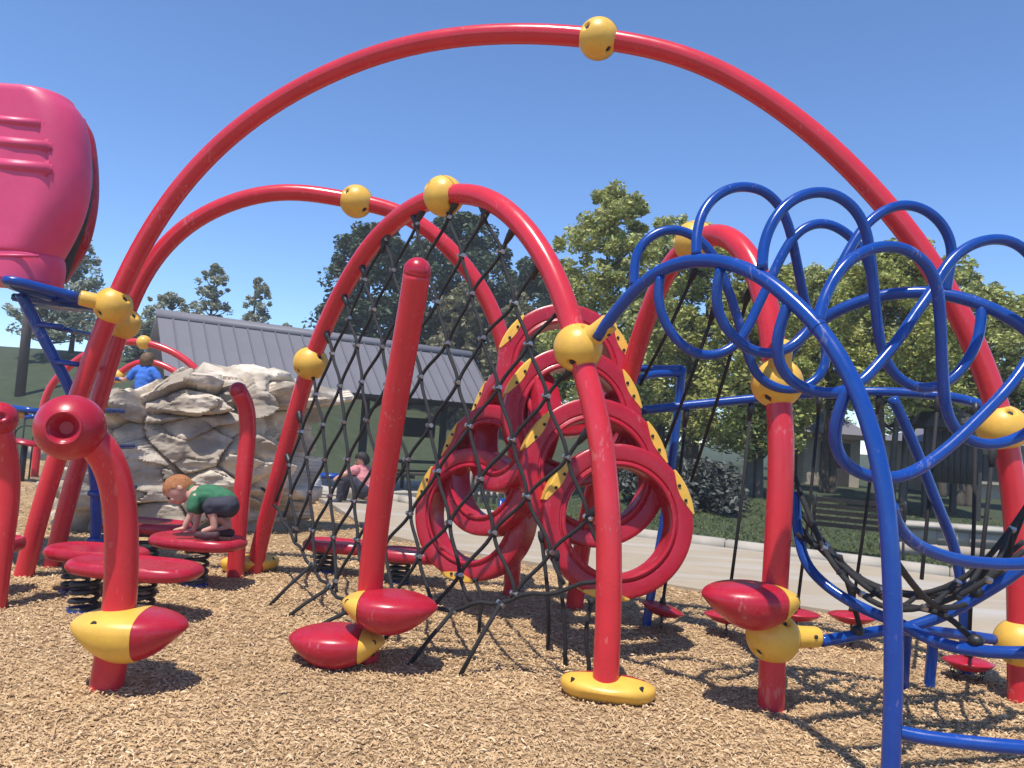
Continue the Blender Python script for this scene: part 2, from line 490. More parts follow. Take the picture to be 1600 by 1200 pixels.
# loose wood chips: bent splinters, one object
def chips():
    N = 205000
    d = 1.6 * (15.5 / 1.6) ** RNG.random(N)
    d = np.where(RNG.random(N) < 0.35, 2.4 + 5.5 * RNG.random(N), d)
    x = (RNG.random(N) * 2 - 1) * (0.80 * d + 0.9)
    y = d
    ok = y < np.interp(x, [a for a, b in EDGE], [b for a, b in EDGE]) - 0.01
    x, y = x[ok], y[ok]; N = len(x)
    zt = np.array([mulch_z(a, b) for a, b in zip(x, y)])
    z = zt + RNG.random(N) * 0.013 + 0.001
    grow = np.clip(0.75 + y * 0.075, 0.9, 1.9)
    L = (0.011 + 0.029 * RNG.random(N) ** 1.5) * grow
    W = (0.0036 + 0.0062 * RNG.random(N)) * grow
    an = RNG.random(N) * 2 * PI
    tilt = RNG.normal(0, 0.18, N); twist = RNG.normal(0, 0.35, N)
    dx, dy = np.cos(an), np.sin(an)
    ax = np.stack([dx * np.cos(tilt), dy * np.cos(tilt), np.sin(tilt)], 1)
    sd = np.stack([-dy * np.cos(twist), dx * np.cos(twist), np.sin(twist)], 1)
    c = np.stack([x, y, z], 1)
    bend = RNG.normal(0, 0.35, N)[:, None] * L[:, None] * 0.35
    upv = np.array([0, 0, 1.0])[None]
    Lc = L[:, None] * ax * 0.5; Wc = W[:, None] * sd * 0.5
    taper = (0.35 + 0.65 * RNG.random(N))[:, None]
    th = (0.0015 + 0.003 * RNG.random(N))[:, None] * upv
    mid = upv * np.abs(bend)
    V = np.stack([c - Lc - Wc * taper, c - Lc + Wc * taper, c - Wc + mid, c + Wc + mid, c + Lc - Wc * taper * .7, c + Lc + Wc * taper * .7,
                  c + mid + th * 1.6], 1).reshape(-1, 3)
    base = (np.arange(N) * 7)[:, None]
    tri = np.array([[0, 1, 6], [0, 6, 2], [1, 3, 6], [2, 6, 4], [4, 6, 5], [6, 3, 5]])
    Fi = (base[:, :, None] + tri[None]).reshape(-1)
    me = bpy.data.meshes.new('wood_chips')
    me.vertices.add(N * 7); me.vertices.foreach_set('co', V.astype(np.float32).ravel())
    nt = N * 6
    me.loops.add(nt * 3); me.loops.foreach_set('vertex_index', Fi.astype(np.int32))
    me.polygons.add(nt)
    me.polygons.foreach_set('loop_start', np.arange(0, nt * 3, 3, dtype=np.int32))
    me.polygons.foreach_set('loop_total', np.full(nt, 3, dtype=np.int32))
    me.update(calc_edges=True)
    me.materials.append(chip_material())
    o = link('wood_chips', me)
    tag(o, 'loose tan wood chips covering the whole play area', 'wood chips'); stuff(o)
chips()

# concrete path with streaks
def path_material():
    m = mat('concrete_path', (0.38, 0.31, 0.22), 0.85, var=0.10, vscale=1.2, bump=0.25, bscale=70, dirt=0.5, dirt_col=(0.36, 0.28, 0.19))
    nt = m.node_tree; nd = nt.nodes; lk = nt.links; bs = nd['Principled BSDF']
    src = bs.inputs['Base Color'].links[0].from_socket
    tc = nd.new('ShaderNodeTexCoord'); mp = nd.new('ShaderNodeMapping')
    mp.inputs['Rotation'].default_value = (0, 0, math.radians(30)); mp.inputs['Scale'].default_value = (0.25, 3.2, 1)
    n = nd.new('ShaderNodeTexNoise'); n.inputs['Scale'].default_value = 1.0; n.inputs['Detail'].default_value = 6
    lk.new(tc.outputs['Object'], mp.inputs[0]); lk.new(mp.outputs[0], n.inputs['Vector'])
    mr = nd.new('ShaderNodeMapRange'); mr.inputs[1].default_value = 0.5; mr.inputs[2].default_value = 0.68
    lk.new(n.outputs['Fac'], mr.inputs[0])
    mx = nd.new('ShaderNodeMix'); mx.data_type = 'RGBA'; mx.inputs[7].default_value = (0.43, 0.39, 0.34, 1)
    lk.new(mr.outputs[0], mx.inputs[0]); lk.new(src, mx.inputs[6]); lk.new(mx.outputs[2], bs.inputs['Base Color'])
    return m
b = MB(); K = 90
px = np.linspace(0, 1, K)
near = resample(spline([Vector((a, c, 0)) for a, c in EDGE], 6), K)
far = resample(spline([Vector((a, c, 0)) for a, c in FAR], 6), K)
def pz(y): return 0.035 - 0.35 * sstep((y - 12.5) / 7)
vs = []
for a, c in zip(near, far):
    vs += [(a.x, a.y, pz(a.y) - 0.2), (a.x, a.y, pz(a.y)), (c.x, c.y, pz(c.y)), (c.x, c.y, pz(c.y) - 0.2)]
fs = [(i * 4 + k, i * 4 + k + 1, i * 4 + 5 + k, i * 4 + 4 + k) for i in range(K - 1) for k in range(3)]
b.add(vs, fs)
path = structure(b.build('concrete_path', path_material(), smooth=False))
# kerb stones along the lawn side
kerb = structure(thing('kerb', 'x', 'x')); del kerb['label']; del kerb['category']
fine = resample(far, 140)
for i in range(len(fine) - 1):
    a, c = fine[i], fine[i + 1]
    if not (-14 < a.x < 14): continue
    d = (c - a).normalized(); nrm = Vector((-d.y, d.x, 0))
    L = (c - a).length - 0.012
    rot = Matrix((d, nrm, Vector((0, 0, 1)))).transposed()
    MB().box((a + c) / 2 + nrm * 0.16 + Vector((0, 0, pz((a.y + c.y) / 2) - 0.02 + 0.004 * math.sin(i * 1.7))), (L, 0.17, 0.22), rot, bev=0.012).build('kerb_stone', MT['concrete'], kerb)
# pale loose kerb blocks where the woman sits
for k, (u, v, L, lab) in enumerate(((553, 783, 0.75, 'pale concrete kerb block that the person in pink sits on'), (50, 716, 0.5, 'small pale stone at the far left edge of the chips'))):
    g = G(u, v)
    tag(MB().box((g.x + 0.1, g.y + 0.2, 0.15), (L, 0.4, 0.34), Matrix.Rotation(-0.5, 3, 'Z'), bev=0.03).build('kerb_block', MT['concrete']), lab, 'concrete block')

# grass blades on the lawn edge beyond the path
def grass_blades():
    N = 45000
    x = RNG.random(N) * 17 - 6
    f = np.interp(x, [a for a, b in FAR], [b for a, b in FAR])
    y = f + 0.3 + 8 * RNG.random(N) ** 1.6
    z = np.array([lawn_z(a, b) for a, b in zip(x, y)])
    h = 0.018 + 0.028 * RNG.random(N); w = 0.012 + 0.012 * RNG.random(N)
    an = RNG.random(N) * 2 * PI
    lx, ly = RNG.normal(0, .04, N), RNG.normal(0, .04, N)
    V = np.stack([np.stack([x - w * np.cos(an), y - w * np.sin(an), z - .01], 1), np.stack([x + w * np.cos(an), y + w * np.sin(an), z - .01], 1),
                  np.stack([x + lx, y + ly, z + h], 1)], 1).reshape(-1, 3)
    me = bpy.data.meshes.new('grass'); me.from_pydata(V.tolist(), [], np.arange(N * 3).reshape(-1, 3).tolist())
    me.materials.append(mat('grass_blade', (0.12, 0.145, 0.045), 0.8, island=0.4, transl=0.3))
    o = link('grass', me); tag(o, 'short green lawn grass beyond the concrete path', 'grass'); stuff(o)
grass_blades()

# ------------------------------------------------------------ trees
def leaves_mesh(name, centers, rads, per, size, material, flat=0.85, squash=1.0):
    C = np.repeat(np.array(centers), per, 0)
    Rr = np.repeat(np.array(rads), per)
    N = len(C)
    q = RNG.normal(0, 1, (N, 3)); q /= np.linalg.norm(q, axis=1)[:, None]
    q *= (RNG.random(N) ** 0.45)[:, None] * Rr[:, None]
    q[:, 2] *= squash
    C = C + q
    a = RNG.normal(0, 1, (N, 3)); a[:, 2] *= 0.5; a /= np.linalg.norm(a, axis=1)[:, None]
    t = RNG.normal(0, 1, (N, 3)); b_ = np.cross(a, t); b_ /= np.linalg.norm(b_, axis=1)[:, None]
    s = size * (0.55 + 0.9 * RNG.random(N))[:, None]
    a *= s; b_ *= s * 0.55
    V = np.stack([C - a, C + b_ * 0.9 - a * 0.1, C + a, C - b_ * 0.9 - a * 0.1], 1).reshape(-1, 3)
    me = bpy.data.meshes.new(name)
    me.vertices.add(N * 4); me.vertices.foreach_set('co', V.astype(np.float32).ravel())
    me.loops.add(N * 4); me.loops.foreach_set('vertex_index', np.arange(N * 4, dtype=np.int32))
    me.polygons.add(N)
    me.polygons.foreach_set('loop_start', np.arange(0, N * 4, 4, dtype=np.int32))
    me.polygons.foreach_set('loop_total', np.full(N, 4, dtype=np.int32))
    me.update(calc_edges=True)
    me.materials.append(material)
    return me
def tree(name, label, x, y, top, r, leaf, base=1.0, clumps=60, per=170, size=0.13, kind='round', trunk=0.12, clump_r=0.55, group=None, z0=None, stems=1):
    z0 = lawn_z(x, y) if z0 is None else z0
    t = thing(name, label, 'shrub' if 'shrub' in name or 'bush' in name else 'tree', (x, y, z0), group)
    H = top - z0
    rs = random.Random(int(x * 100 + y * 37))
    cs = []; cr = []; limbs = MB()
    for _ in range(clumps):
        f = rs.random()
        if kind == 'cone':
            f = f ** 1.25
            rad = r * (1 - f) ** 0.75 + 0.12
            zz = base + (H - base) * f
        elif kind == 'column':
            rad = r * (math.sin(PI * min(1, 0.12 + f * 0.9)) ** 0.6 + 0.08)
            zz = base + (H - base) * f
        else:
            rad = r * (max(0.0, 1 - .93 * ((f - .38) / .62) ** 2)) ** 0.5 + 0.12
            zz = base + (H - base) * f
        an = rs.random() * 2 * PI; q = rad * rs.random() ** 0.5
        cs.append((x + q * math.cos(an), y + q * math.sin(an), z0 + zz - clump_r * 0.5 * (f > .85)))
        cr.append(clump_r * (0.55 + 0.75 * rs.random()) * (1 - 0.5 * f))
    for s_ in range(stems):
        ox = (s_ - (stems - 1) / 2) * 0.22
        lean = rs.uniform(-0.25, 0.25)
        limbs = MB()
        pts = [Vector((x + ox, y, z0 - 0.1)), Vector((x + ox + lean * 0.15, y + 0.05, z0 + H * 0.2)), Vector((x + ox * 2 + lean * .5, y - 0.05, z0 + H * 0.5)), Vector((x + ox * 2 + lean, y, z0 + H * 0.85))]
        sp = spline(pts, 6)
        limbs.tube(sp, [trunk * (1 - 0.85 * i / (len(sp) - 1)) for i in range(len(sp))], n=8)
        for c in cs[s_::stems][:34]:
            c = Vector(c); h = max(z0 + base * 0.7, min(c.z - 0.35 * (c - Vector((x, y, c.z))).length - .2, z0 + H * .8))
            i = min(range(len(sp)), key=lambda k: abs(sp[k].z - h))
            a = sp[i]
            limbs.tube(spline([a, a.lerp(c, 0.5) + Vector((0, 0, -0.08)), c], 3), [trunk * .32, trunk * .28, trunk * .25, trunk * .2, trunk * .16, trunk * .12, trunk * .08], n=5)
        limbs.build('trunk', MT['bark'], t)
    me = leaves_mesh('crown', [(a - x, b_ - y, c - z0) for a, b_, c in cs], cr, per, size, MT[leaf])
    link('crown', me, t)
    return t
def tree_px(name, label, u, vtop, y, rpx, leaf, **k):
    p = P(u, vtop, y)
    return tree(name, label, p.x, y, p.z, rpx / FPX * y, leaf, **k)

# leafy trees right of centre
GR = 'trees beyond the path'
tree_px('leafy_tree', 'tallest pale green leafy tree, its crown rising left of the blue loops', 962, 292, 17, 92, 'leaf_pale', base=1.6, clumps=276, per=152, size=0.053, clump_r=0.33, trunk=.13, group=GR)
tree_px('leafy_tree', 'leafy green tree behind the top of the red arch right of the rope net', 1100, 352, 20, 85, 'leaf_light', base=1.2, clumps=206, per=136, size=0.058, clump_r=0.36, stems=2, group=GR)
tree_px('leafy_tree', 'leafy green tree seen through the leftmost blue loops', 1195, 408, 16, 80, 'leaf_light', base=1.0, clumps=206, per=136, size=0.053, clump_r=0.30, stems=2, group=GR)
tree_px('leafy_tree', 'leafy tree with its top framed by the middle blue loops', 1310, 405, 18, 80, 'leaf_pale', base=2.2, clumps=206, per=136, size=0.053, clump_r=0.33, stems=2, group=GR)
tree_px('leafy_tree', 'broad leafy tree behind the crossing blue loops beside the tall arch', 1410, 375, 15, 90, 'leaf_light', base=2.1, clumps=252, per=144, size=0.047, clump_r=0.30, stems=3, trunk=.09, group=GR)
tree_px('leafy_tree', 'thin leafy tree at the right edge outside the tall arch', 1520, 440, 17, 75, 'leaf_pale', base=2.2, clumps=161, per=104, size=0.053, clump_r=0.30, stems=2, group=GR)
tree_px('leafy_tree', 'airy leafy tree cut off by the right edge of the photo', 1640, 455, 16, 85, 'leaf_pale', base=2.1, clumps=161, per=104, size=0.053, clump_r=0.30, stems=2, group=GR)
tree_px('leafy_tree', 'far leafy tree filling the gap under the red arch', 1030, 480, 32, 75, 'leaf_light', base=1.0, clumps=161, per=120, size=0.074, clump_r=0.48, group=GR)
tree_px('leafy_tree', 'far leafy tree between the right red post and the blue loops', 1255, 480, 33, 90, 'leaf_light', base=1.2, clumps=184, per=120, size=0.074, clump_r=0.48, group=GR)
tree_px('leafy_tree', 'far leafy tree low behind the blue cradle', 1460, 500, 34, 100, 'leaf_light', base=1.5, clumps=206, per=120, size=0.074, clump_r=0.51, group=GR)
tree_px('leafy_tree', 'leafy tree with two tops behind the yellow ball of the right arch', 1050, 335, 23, 62, 'leaf_pale', base=1.4, clumps=190, per=110, size=0.055, clump_r=.38, stems=2, group=GR)
tree_px('leafy_tree', 'leafy tree filling the space between the middle blue loops', 1250, 412, 22, 70, 'leaf_pale', base=1.8, clumps=190, per=110, size=0.055, clump_r=.38, stems=2, group=GR)
tree_px('leafy_tree', 'leafy tree just inside the right side of the largest arch', 1480, 395, 20, 62, 'leaf_light', base=2.0, clumps=180, per=110, size=0.055, clump_r=.36, stems=2, group=GR)
# dark trees behind the net
tree_px('dark_tree', 'dense dark evergreen tree left of the leaning red pole', 590, 345, 37, 75, 'leaf_dark', base=0.5, clumps=198, per=152, size=0.121, clump_r=0.73, trunk=.2, group='dark trees behind the shelter')
tree_px('dark_tree', 'dense dark evergreen tree behind the top of the netted arch', 725, 330, 38, 95, 'leaf_dark', base=0.5, clumps=234, per=152, size=0.121, clump_r=0.77, trunk=.2, group='dark trees behind the shelter')
tree_px('dark_tree', 'dark tree right of the netted arch, behind the red rings', 845, 400, 39, 75, 'leaf_dark', base=0.5, clumps=180, per=137, size=0.138, clump_r=0.81, trunk=.2, group='dark trees behind the shelter')
tree_px('olive_tree', 'olive brown bushy tree behind the net above the shelter roof end', 725, 440, 35, 42, 'leaf_olive', base=0.5, clumps=126, per=99, size=0.130, clump_r=0.46, kind='column')
tree_px('olive_tree', 'olive green bushy tree seen between net and red rings', 815, 455, 34, 50, 'leaf_olive', base=0.5, clumps=126, per=99, size=0.130, clump_r=0.46, kind='column')
# shrubs beyond the path
tree_px('spruce_shrub', 'grey green spruce shrub on the grass behind the red rings', 1035, 705, 14.5, 62, 'leaf_spruce', base=0.1, clumps=70, per=190, size=0.06, clump_r=0.32, kind='cone')
tree_px('spruce_shrub', 'dark spruce shrub beside the hanging rope left of the right red post', 1110, 720, 14, 55, 'leaf_spruce', base=0.1, clumps=60, per=190, size=0.06, clump_r=0.32, kind='cone')
tree_px('spruce_shrub', 'taller thin spruce seen through the lowest red ring', 985, 660, 17, 45, 'leaf_spruce', base=0.2, clumps=60, per=170, size=0.07, clump_r=0.35, kind='cone')
# trees on the hill at left
HG = 'sparse trees on the hilltop'
def hill_tree(label, u, vtop, y, rpx, **k):
    p = P(u, vtop, y); tree('hill_tree', label, p.x, y, p.z, rpx / FPX * y, 'leaf_grey', group=HG, **k)
hill_tree('sparse grey green tree behind the slide and yellow ball', 130, 365, 33, 55, base=1.0, clumps=150, per=50, size=0.081, clump_r=0.30, kind='cone', trunk=.12)
hill_tree('low spreading grey tree under the slide at the hill edge', 85, 460, 31, 62, kind='column', base=.9, clumps=120, per=57, size=0.074, clump_r=0.28, trunk=.12)
hill_tree('tall thin sparse tree left of the grey shelter roof centre', 338, 408, 34, 30, base=.5, clumps=110, per=60, size=0.074, clump_r=0.25, kind='column')
hill_tree('short bushy sparse tree at the left end of the shelter roof', 268, 455, 33, 48, kind='column', base=.4, clumps=120, per=60, size=0.074, clump_r=0.28)
hill_tree('pear shaped small tree above the middle of the shelter roof', 408, 432, 33, 34, base=.5, clumps=100, per=87, size=0.068, clump_r=0.25, kind='cone')
hill_tree('tiny tree top just showing over the shelter roof', 450, 503, 34, 16, kind='column', base=.3, clumps=50, per=53, size=0.074, clump_r=0.19)
hill_tree('low bush tree on the hill behind the boy on the rock', 222, 500, 32, 26, kind='column', base=.3, clumps=70, per=53, size=0.074, clump_r=0.22)

# ------------------------------------------------------------ shelter with metal roof
MT['roof_seam'] = mat('dark_roof_seam', (0.13, 0.125, 0.14), 0.6)
def shelter():
    RL, RR = P(245, 490, 18), P(735, 555, 23)
    EL, ER = P(238, 578, 16.6), P(728, 640, 21.4)
    EL.z = ER.z = 2.02
    RL.z = RR.z = 3.5
    # keep the roof a true rectangle
    d = (RR - RL); L = d.length; d.normalize()
    nrm = Vector((d.y, -d.x, 0))                 # towards the camera
    run = 1.55
    EL = RL + nrm * run; ER = RR + nrm * run; EL.z = ER.z = 2.02
    base = (RL + RR) / 2; base = Vector((base.x, base.y, lawn_z(base.x, base.y)))
    t = thing('picnic_shelter', 'open picnic shelter with long grey standing seam metal roof', 'shelter', base)
    roof = thing('roof', 'x', 'x', (0, 0, 0)); del roof['label']; del roof['category']; roof.parent = t
    slope = (EL - RL).normalized(); SL = (EL - RL).length
    up = d.cross(slope).normalized()
    if up.z < 0: up = -up
    n = 25; w = L / n
    rot = Matrix((d, -slope, up)).transposed()
    mb = MB(); mb.box((0, 0, 0), (w - 0.012, SL, 0.03)); mb.box((w / 2 - 0.006, 0, 0.020), (0.035, SL, 0.05), mi=1)
    me = mb.build('roof_panel', [MT['roof'], MT['roof_seam']], None, smooth=False); mesh = me.data; bpy.data.objects.remove(me)
    for i in range(n):
        o = link('roof_panel', mesh, roof)
        c = RL + d * (w * (i + .5)) + slope * (SL / 2)
        o.location = c - wloc(t); o.rotation_euler = rot.to_euler()
    MB().box((RL + RR) / 2 + up * 0.05 + Vector((0, .05, 0)), (L + .1, 0.28, 0.07), rot, bev=.01).build('ridge_cap', MT['roof'], roof)
    MB().box((EL + ER) / 2 - up * 0.10, (L, 0.05, 0.16), rot).build('fascia', MT['post'], roof)
    back = MB()
    a = -nrm * run
    sl2 = (a + Vector((0, 0, -1.48))).normalized(); up2 = sl2.cross(d).normalized()
    if up2.z < 0: up2 = -up2
    rot2 = Matrix((d, -sl2, up2)).transposed()
    back.box((RL + RR) / 2 + sl2 * (SL / 2), (L, SL, 0.03), rot2).build('rear_roof', MT['roof'], roof)
    for f in (0.06, 0.36, 0.66, 0.955):
        for k in (0.2, 1.6):
            c = EL + d * (L * f) - nrm * (0.25 + 1.2 * (k > 1) * 1.6)
            z0 = lawn_z(c.x, c.y) - .1
            m = MB().box((c.x, c.y, (z0 + 2.0) / 2), (0.2, 0.2, 2.0 - z0)).build('post', MT['post'], t, smooth=False)
            MB().tube([Vector((c.x, c.y, 1.5)), Vector((c.x, c.y, 1.95)) + d * 0.5], 0.05, n=6).build('brace', MT['post'], t)
    c = ER - d * 1.5 - nrm * 1.6
    MB().box((c.x, c.y, 1.25), (1.0, 0.06, 0.55), rot.to_euler().to_matrix() if False else Matrix.Rotation(math.atan2(d.y, d.x), 3, 'Z')).build('menu_board', MT['black'], t, smooth=False)
    slab = MB().box((base.x, base.y, base.z + .02), (L + 1, 3.6, 0.12), Matrix.Rotation(math.atan2(d.y, d.x), 3, 'Z')).build('floor_slab', MT['concrete'], t, smooth=False)
    # picnic table under it
    for fr, lab in ((0.8, 'dark picnic table under the right end of the shelter'), (0.93, 'dark picnic table at the outer end of the shelter')):
        c = EL + d * (L * fr) - nrm * 0.9; z0 = base.z + .08
        pt = thing('picnic_table', lab, 'table', (c.x, c.y, z0))
        rz = Matrix.Rotation(math.atan2(d.y, d.x), 3, 'Z')
        MB().box((c.x, c.y, z0 + .74), (1.7, .7, .05), rz).build('table_top', MT['post'], pt, smooth=False)
        for s in (-1, 1):
            q = c + nrm * (.62 * s)
            MB().box((q.x, q.y, z0 + .44), (1.7, .26, .045), rz).build('bench_seat', MT['post'], pt, smooth=False)
            q = c + d * (.55 * s)
            MB().box((q.x, q.y, z0 + .36), (.07, 1.3, .08), rz).box((q.x, q.y, z0 + .37), (.07, .09, .74), rz).build('leg', MT['post'], pt, smooth=False)
shelter()

# low wooden gate behind the rings
g0 = G(742, 800); gp = P(742, 790, 17.5); gz = lawn_z(gp.x, 17.5)
gt = thing('slatted_gate', 'small pinkish wooden slatted gate seen through the left red rings', 'gate', (gp.x, 17.5, gz))
for i in range(7):
    MB().box((gp.x - .42 + i * .14, 17.5, gz + .62), (.085, .03, 1.0), bev=.006).build('slat', MT['wood'], gt)
for z in (.3, .95):
    MB().box((gp.x, 17.54, gz + z), (1.0, .04, .09)).build('rail', MT['wood'], gt)
for s in (-1, 1):
    MB().box((gp.x + s * .58, 17.5, gz + .6), (.12, .12, 1.25), bev=.01).build('post', MT['wood'], gt)
gp = P(822, 745, 15.5); gz = lawn_z(gp.x, 15.5)
tag(MB().box((gp.x + .05, 15.6, gz + .62), (.30, .12, 1.25), bev=.02).build('wooden_post', MT['wood']), 'broad pale wooden post standing behind the red rings', 'post')

# right-hand building of pale block with grey roof
def block_house(name, label, u0, u1, yf, z0, wall_h, roof_h, deep, wins, door):
    w0, w1 = P(u0, 800, yf).x, P(u1, 800, yf).x
    t = thing(name, label, 'building', ((w0 + w1) / 2, yf + deep / 2, z0))
    xm = (w0 + w1) / 2; e = .3; zt = z0 + wall_h
    MB().box((xm, yf + deep / 2, z0 + wall_h / 2 - .2), (w1 - w0, deep, wall_h + .4)).build('wall', MT['cream'], t, smooth=False)
    rf = MB(); k = min(deep / 2, (w1 - w0) / 2) * .8
    rf.add([(w0 - e, yf - e, zt), (w1 + e, yf - e, zt), (w1 + e, yf + deep + e, zt), (w0 - e, yf + deep + e, zt), (w0 + k, yf + deep / 2, zt + roof_h), (w1 - k, yf + deep / 2, zt + roof_h)],
           [(0, 1, 5, 4), (2, 3, 4, 5), (0, 4, 3), (1, 2, 5), (3, 2, 1, 0)])
    r = rf.build('roof', MT['roof'], t, smooth=False)
    MB().box((xm, yf - e - .03, zt - .03), (w1 - w0 + 2 * e, .06, .14)).build('fascia', MT['post'], r, smooth=False)
    for f in wins:
        x = w0 + (w1 - w0) * f
        wd = MB().box((x, yf - .02, z0 + wall_h * .6), (.8, .08, .7)).build('window', MT['black'], t, smooth=False)
        MB().box((x, yf - .06, z0 + wall_h * .6 - .4), (1.0, .2, .07)).build('sill', MT['concrete'], wd, smooth=False)
    for f in door:
        x = w0 + (w1 - w0) * f
        d_ = MB().box((x, yf - .02, z0 + .65), (.8, .08, 1.3)).build('door', MT['post'], t, smooth=False)
        MB().ball((x + .35, yf - .08, z0 + .65), .035, 8, 6).build('handle', MT['steel'], d_)
def building():
    block_house('park_building', 'low park building with pale block wall and grey roof at the right edge', 1485, 1720, 20.5, .35, 1.5, .8, 4.0, (.3, .7), ())
    block_house('park_hut', 'small pale hut with grey hipped roof between right red post and blue upright', 1252, 1340, 21.5, .35, 1.5, .9, 2.6, (), (.55,))
    # dark kiosk in front
    k = P(1465, 850, 15.2); kz = lawn_z(k.x, 15.2)
    kt = thing('kiosk', 'dark vertical boarded kiosk with hipped roof before the pale building', 'kiosk', (k.x, 15.2, kz))
    for i in range(8):
        MB().box((k.x - .42 + i * .12, 14.75, kz + 1.15), (.105, .04, 1.0), bev=.008).build('board', MT['post'], kt)
    for sx in (-1, 1):
        for sy in (-1, 1):
            MB().box((k.x + sx * .5, 15.2 + sy * .4, kz + .85), (.1, .1, 1.75)).build('post', MT['post'], kt, smooth=False)
    b = MB(); e = .75
    b.add([(k.x - e, 15.2 - e, kz + 1.7), (k.x + e, 15.2 - e, kz + 1.7), (k.x + e, 15.2 + e, kz + 1.7), (k.x - e, 15.2 + e, kz + 1.7), (k.x, 15.2, kz + 2.25)],
          [(0, 1, 4), (1, 2, 4), (2, 3, 4), (3, 0, 4), (3, 2, 1, 0)])
    b.build('roof', MT['post'], kt, smooth=False)
building()
lw = thing('low_wall', 'low tan block wall on the grass at the right edge behind the cradle', 'wall', (7.6, 11.2, 0))
for r_ in range(2):
    for i in range(9):
        x = 5.75 + i * .46 + (.23 if r_ % 2 else 0)
        MB().box((x, 11.2 + .01 * math.sin(i * 2.1 + r_), .08 + r_ * .2), (.455, .30, .196), bev=.006).build('block', MT['cream'], lw)
for i in range(5):
    MB().box((6.05 + i * .86, 11.2, .43), (.85, .40, .08), bev=.012).build('coping', MT['concrete'], lw)

# black bench on the grass
def bench():
    g = G(1338, 884); y = 10.4; g = P(1338, 868, y); z0 = lawn_z(g.x, y)
    t = thing('park_bench', 'black metal slatted bench on the grass beyond the path', 'bench', (g.x, y, z0))
    rz = Matrix.Rotation(-0.35, 3, 'Z')
    def W(a, b_, c): return Vector((g.x, y, z0)) + rz @ Vector((a, b_, c))
    fr = MB()
    for i in range(5):
        MB().box(W(0, -.02 - .02 * i, .42 + .085 * i), (1.15, .02, .055), rz @ Matrix.Rotation(.2, 3, 'X')).build('back_slat', MT['black'], t, smooth=False)
    for i in range(4):
        MB().box(W(0, .10 + .11 * i, .40), (1.15, .08, .02), rz).build('seat_slat', MT['black'], t, smooth=False)
    for s in (-1, 1):
        MB().tube(spline([W(s * .55, .46, 0), W(s * .55, .42, .38), W(s * .55, .02, .40), W(s * .55, -.12, .82)], 4), .02, n=8).build('leg', MT['black'], t)
        MB().tube(spline([W(s * .55, -.12, 0), W(s * .55, .0, .4), W(s * .55, .44, .6), W(s * .55, -.06, .62)], 4), .017, n=8).build('arm', MT['black'], t)
bench()

# brown lamp pole at far left
p0, p1 = P(27, 650, 26), P(47, 470, 26)
x = (p0.x + p1.x) / 2
lp = thing('lamp_pole', 'tall brown pole on the hill below the slide', 'pole', (x, 26, lawn_z(x, 26)))
MB().tube([Vector((x, 26, lawn_z(x, 26) - .2)), Vector((x, 26, 4)), Vector((x, 26, 8.5))], [.16, .15, .12], n=10).build('shaft', MT['brown'], lp)
MB().box((x, 26, 8.6), (.5, .25, .14), bev=.03).build('lamp_head', MT['brown'], lp)

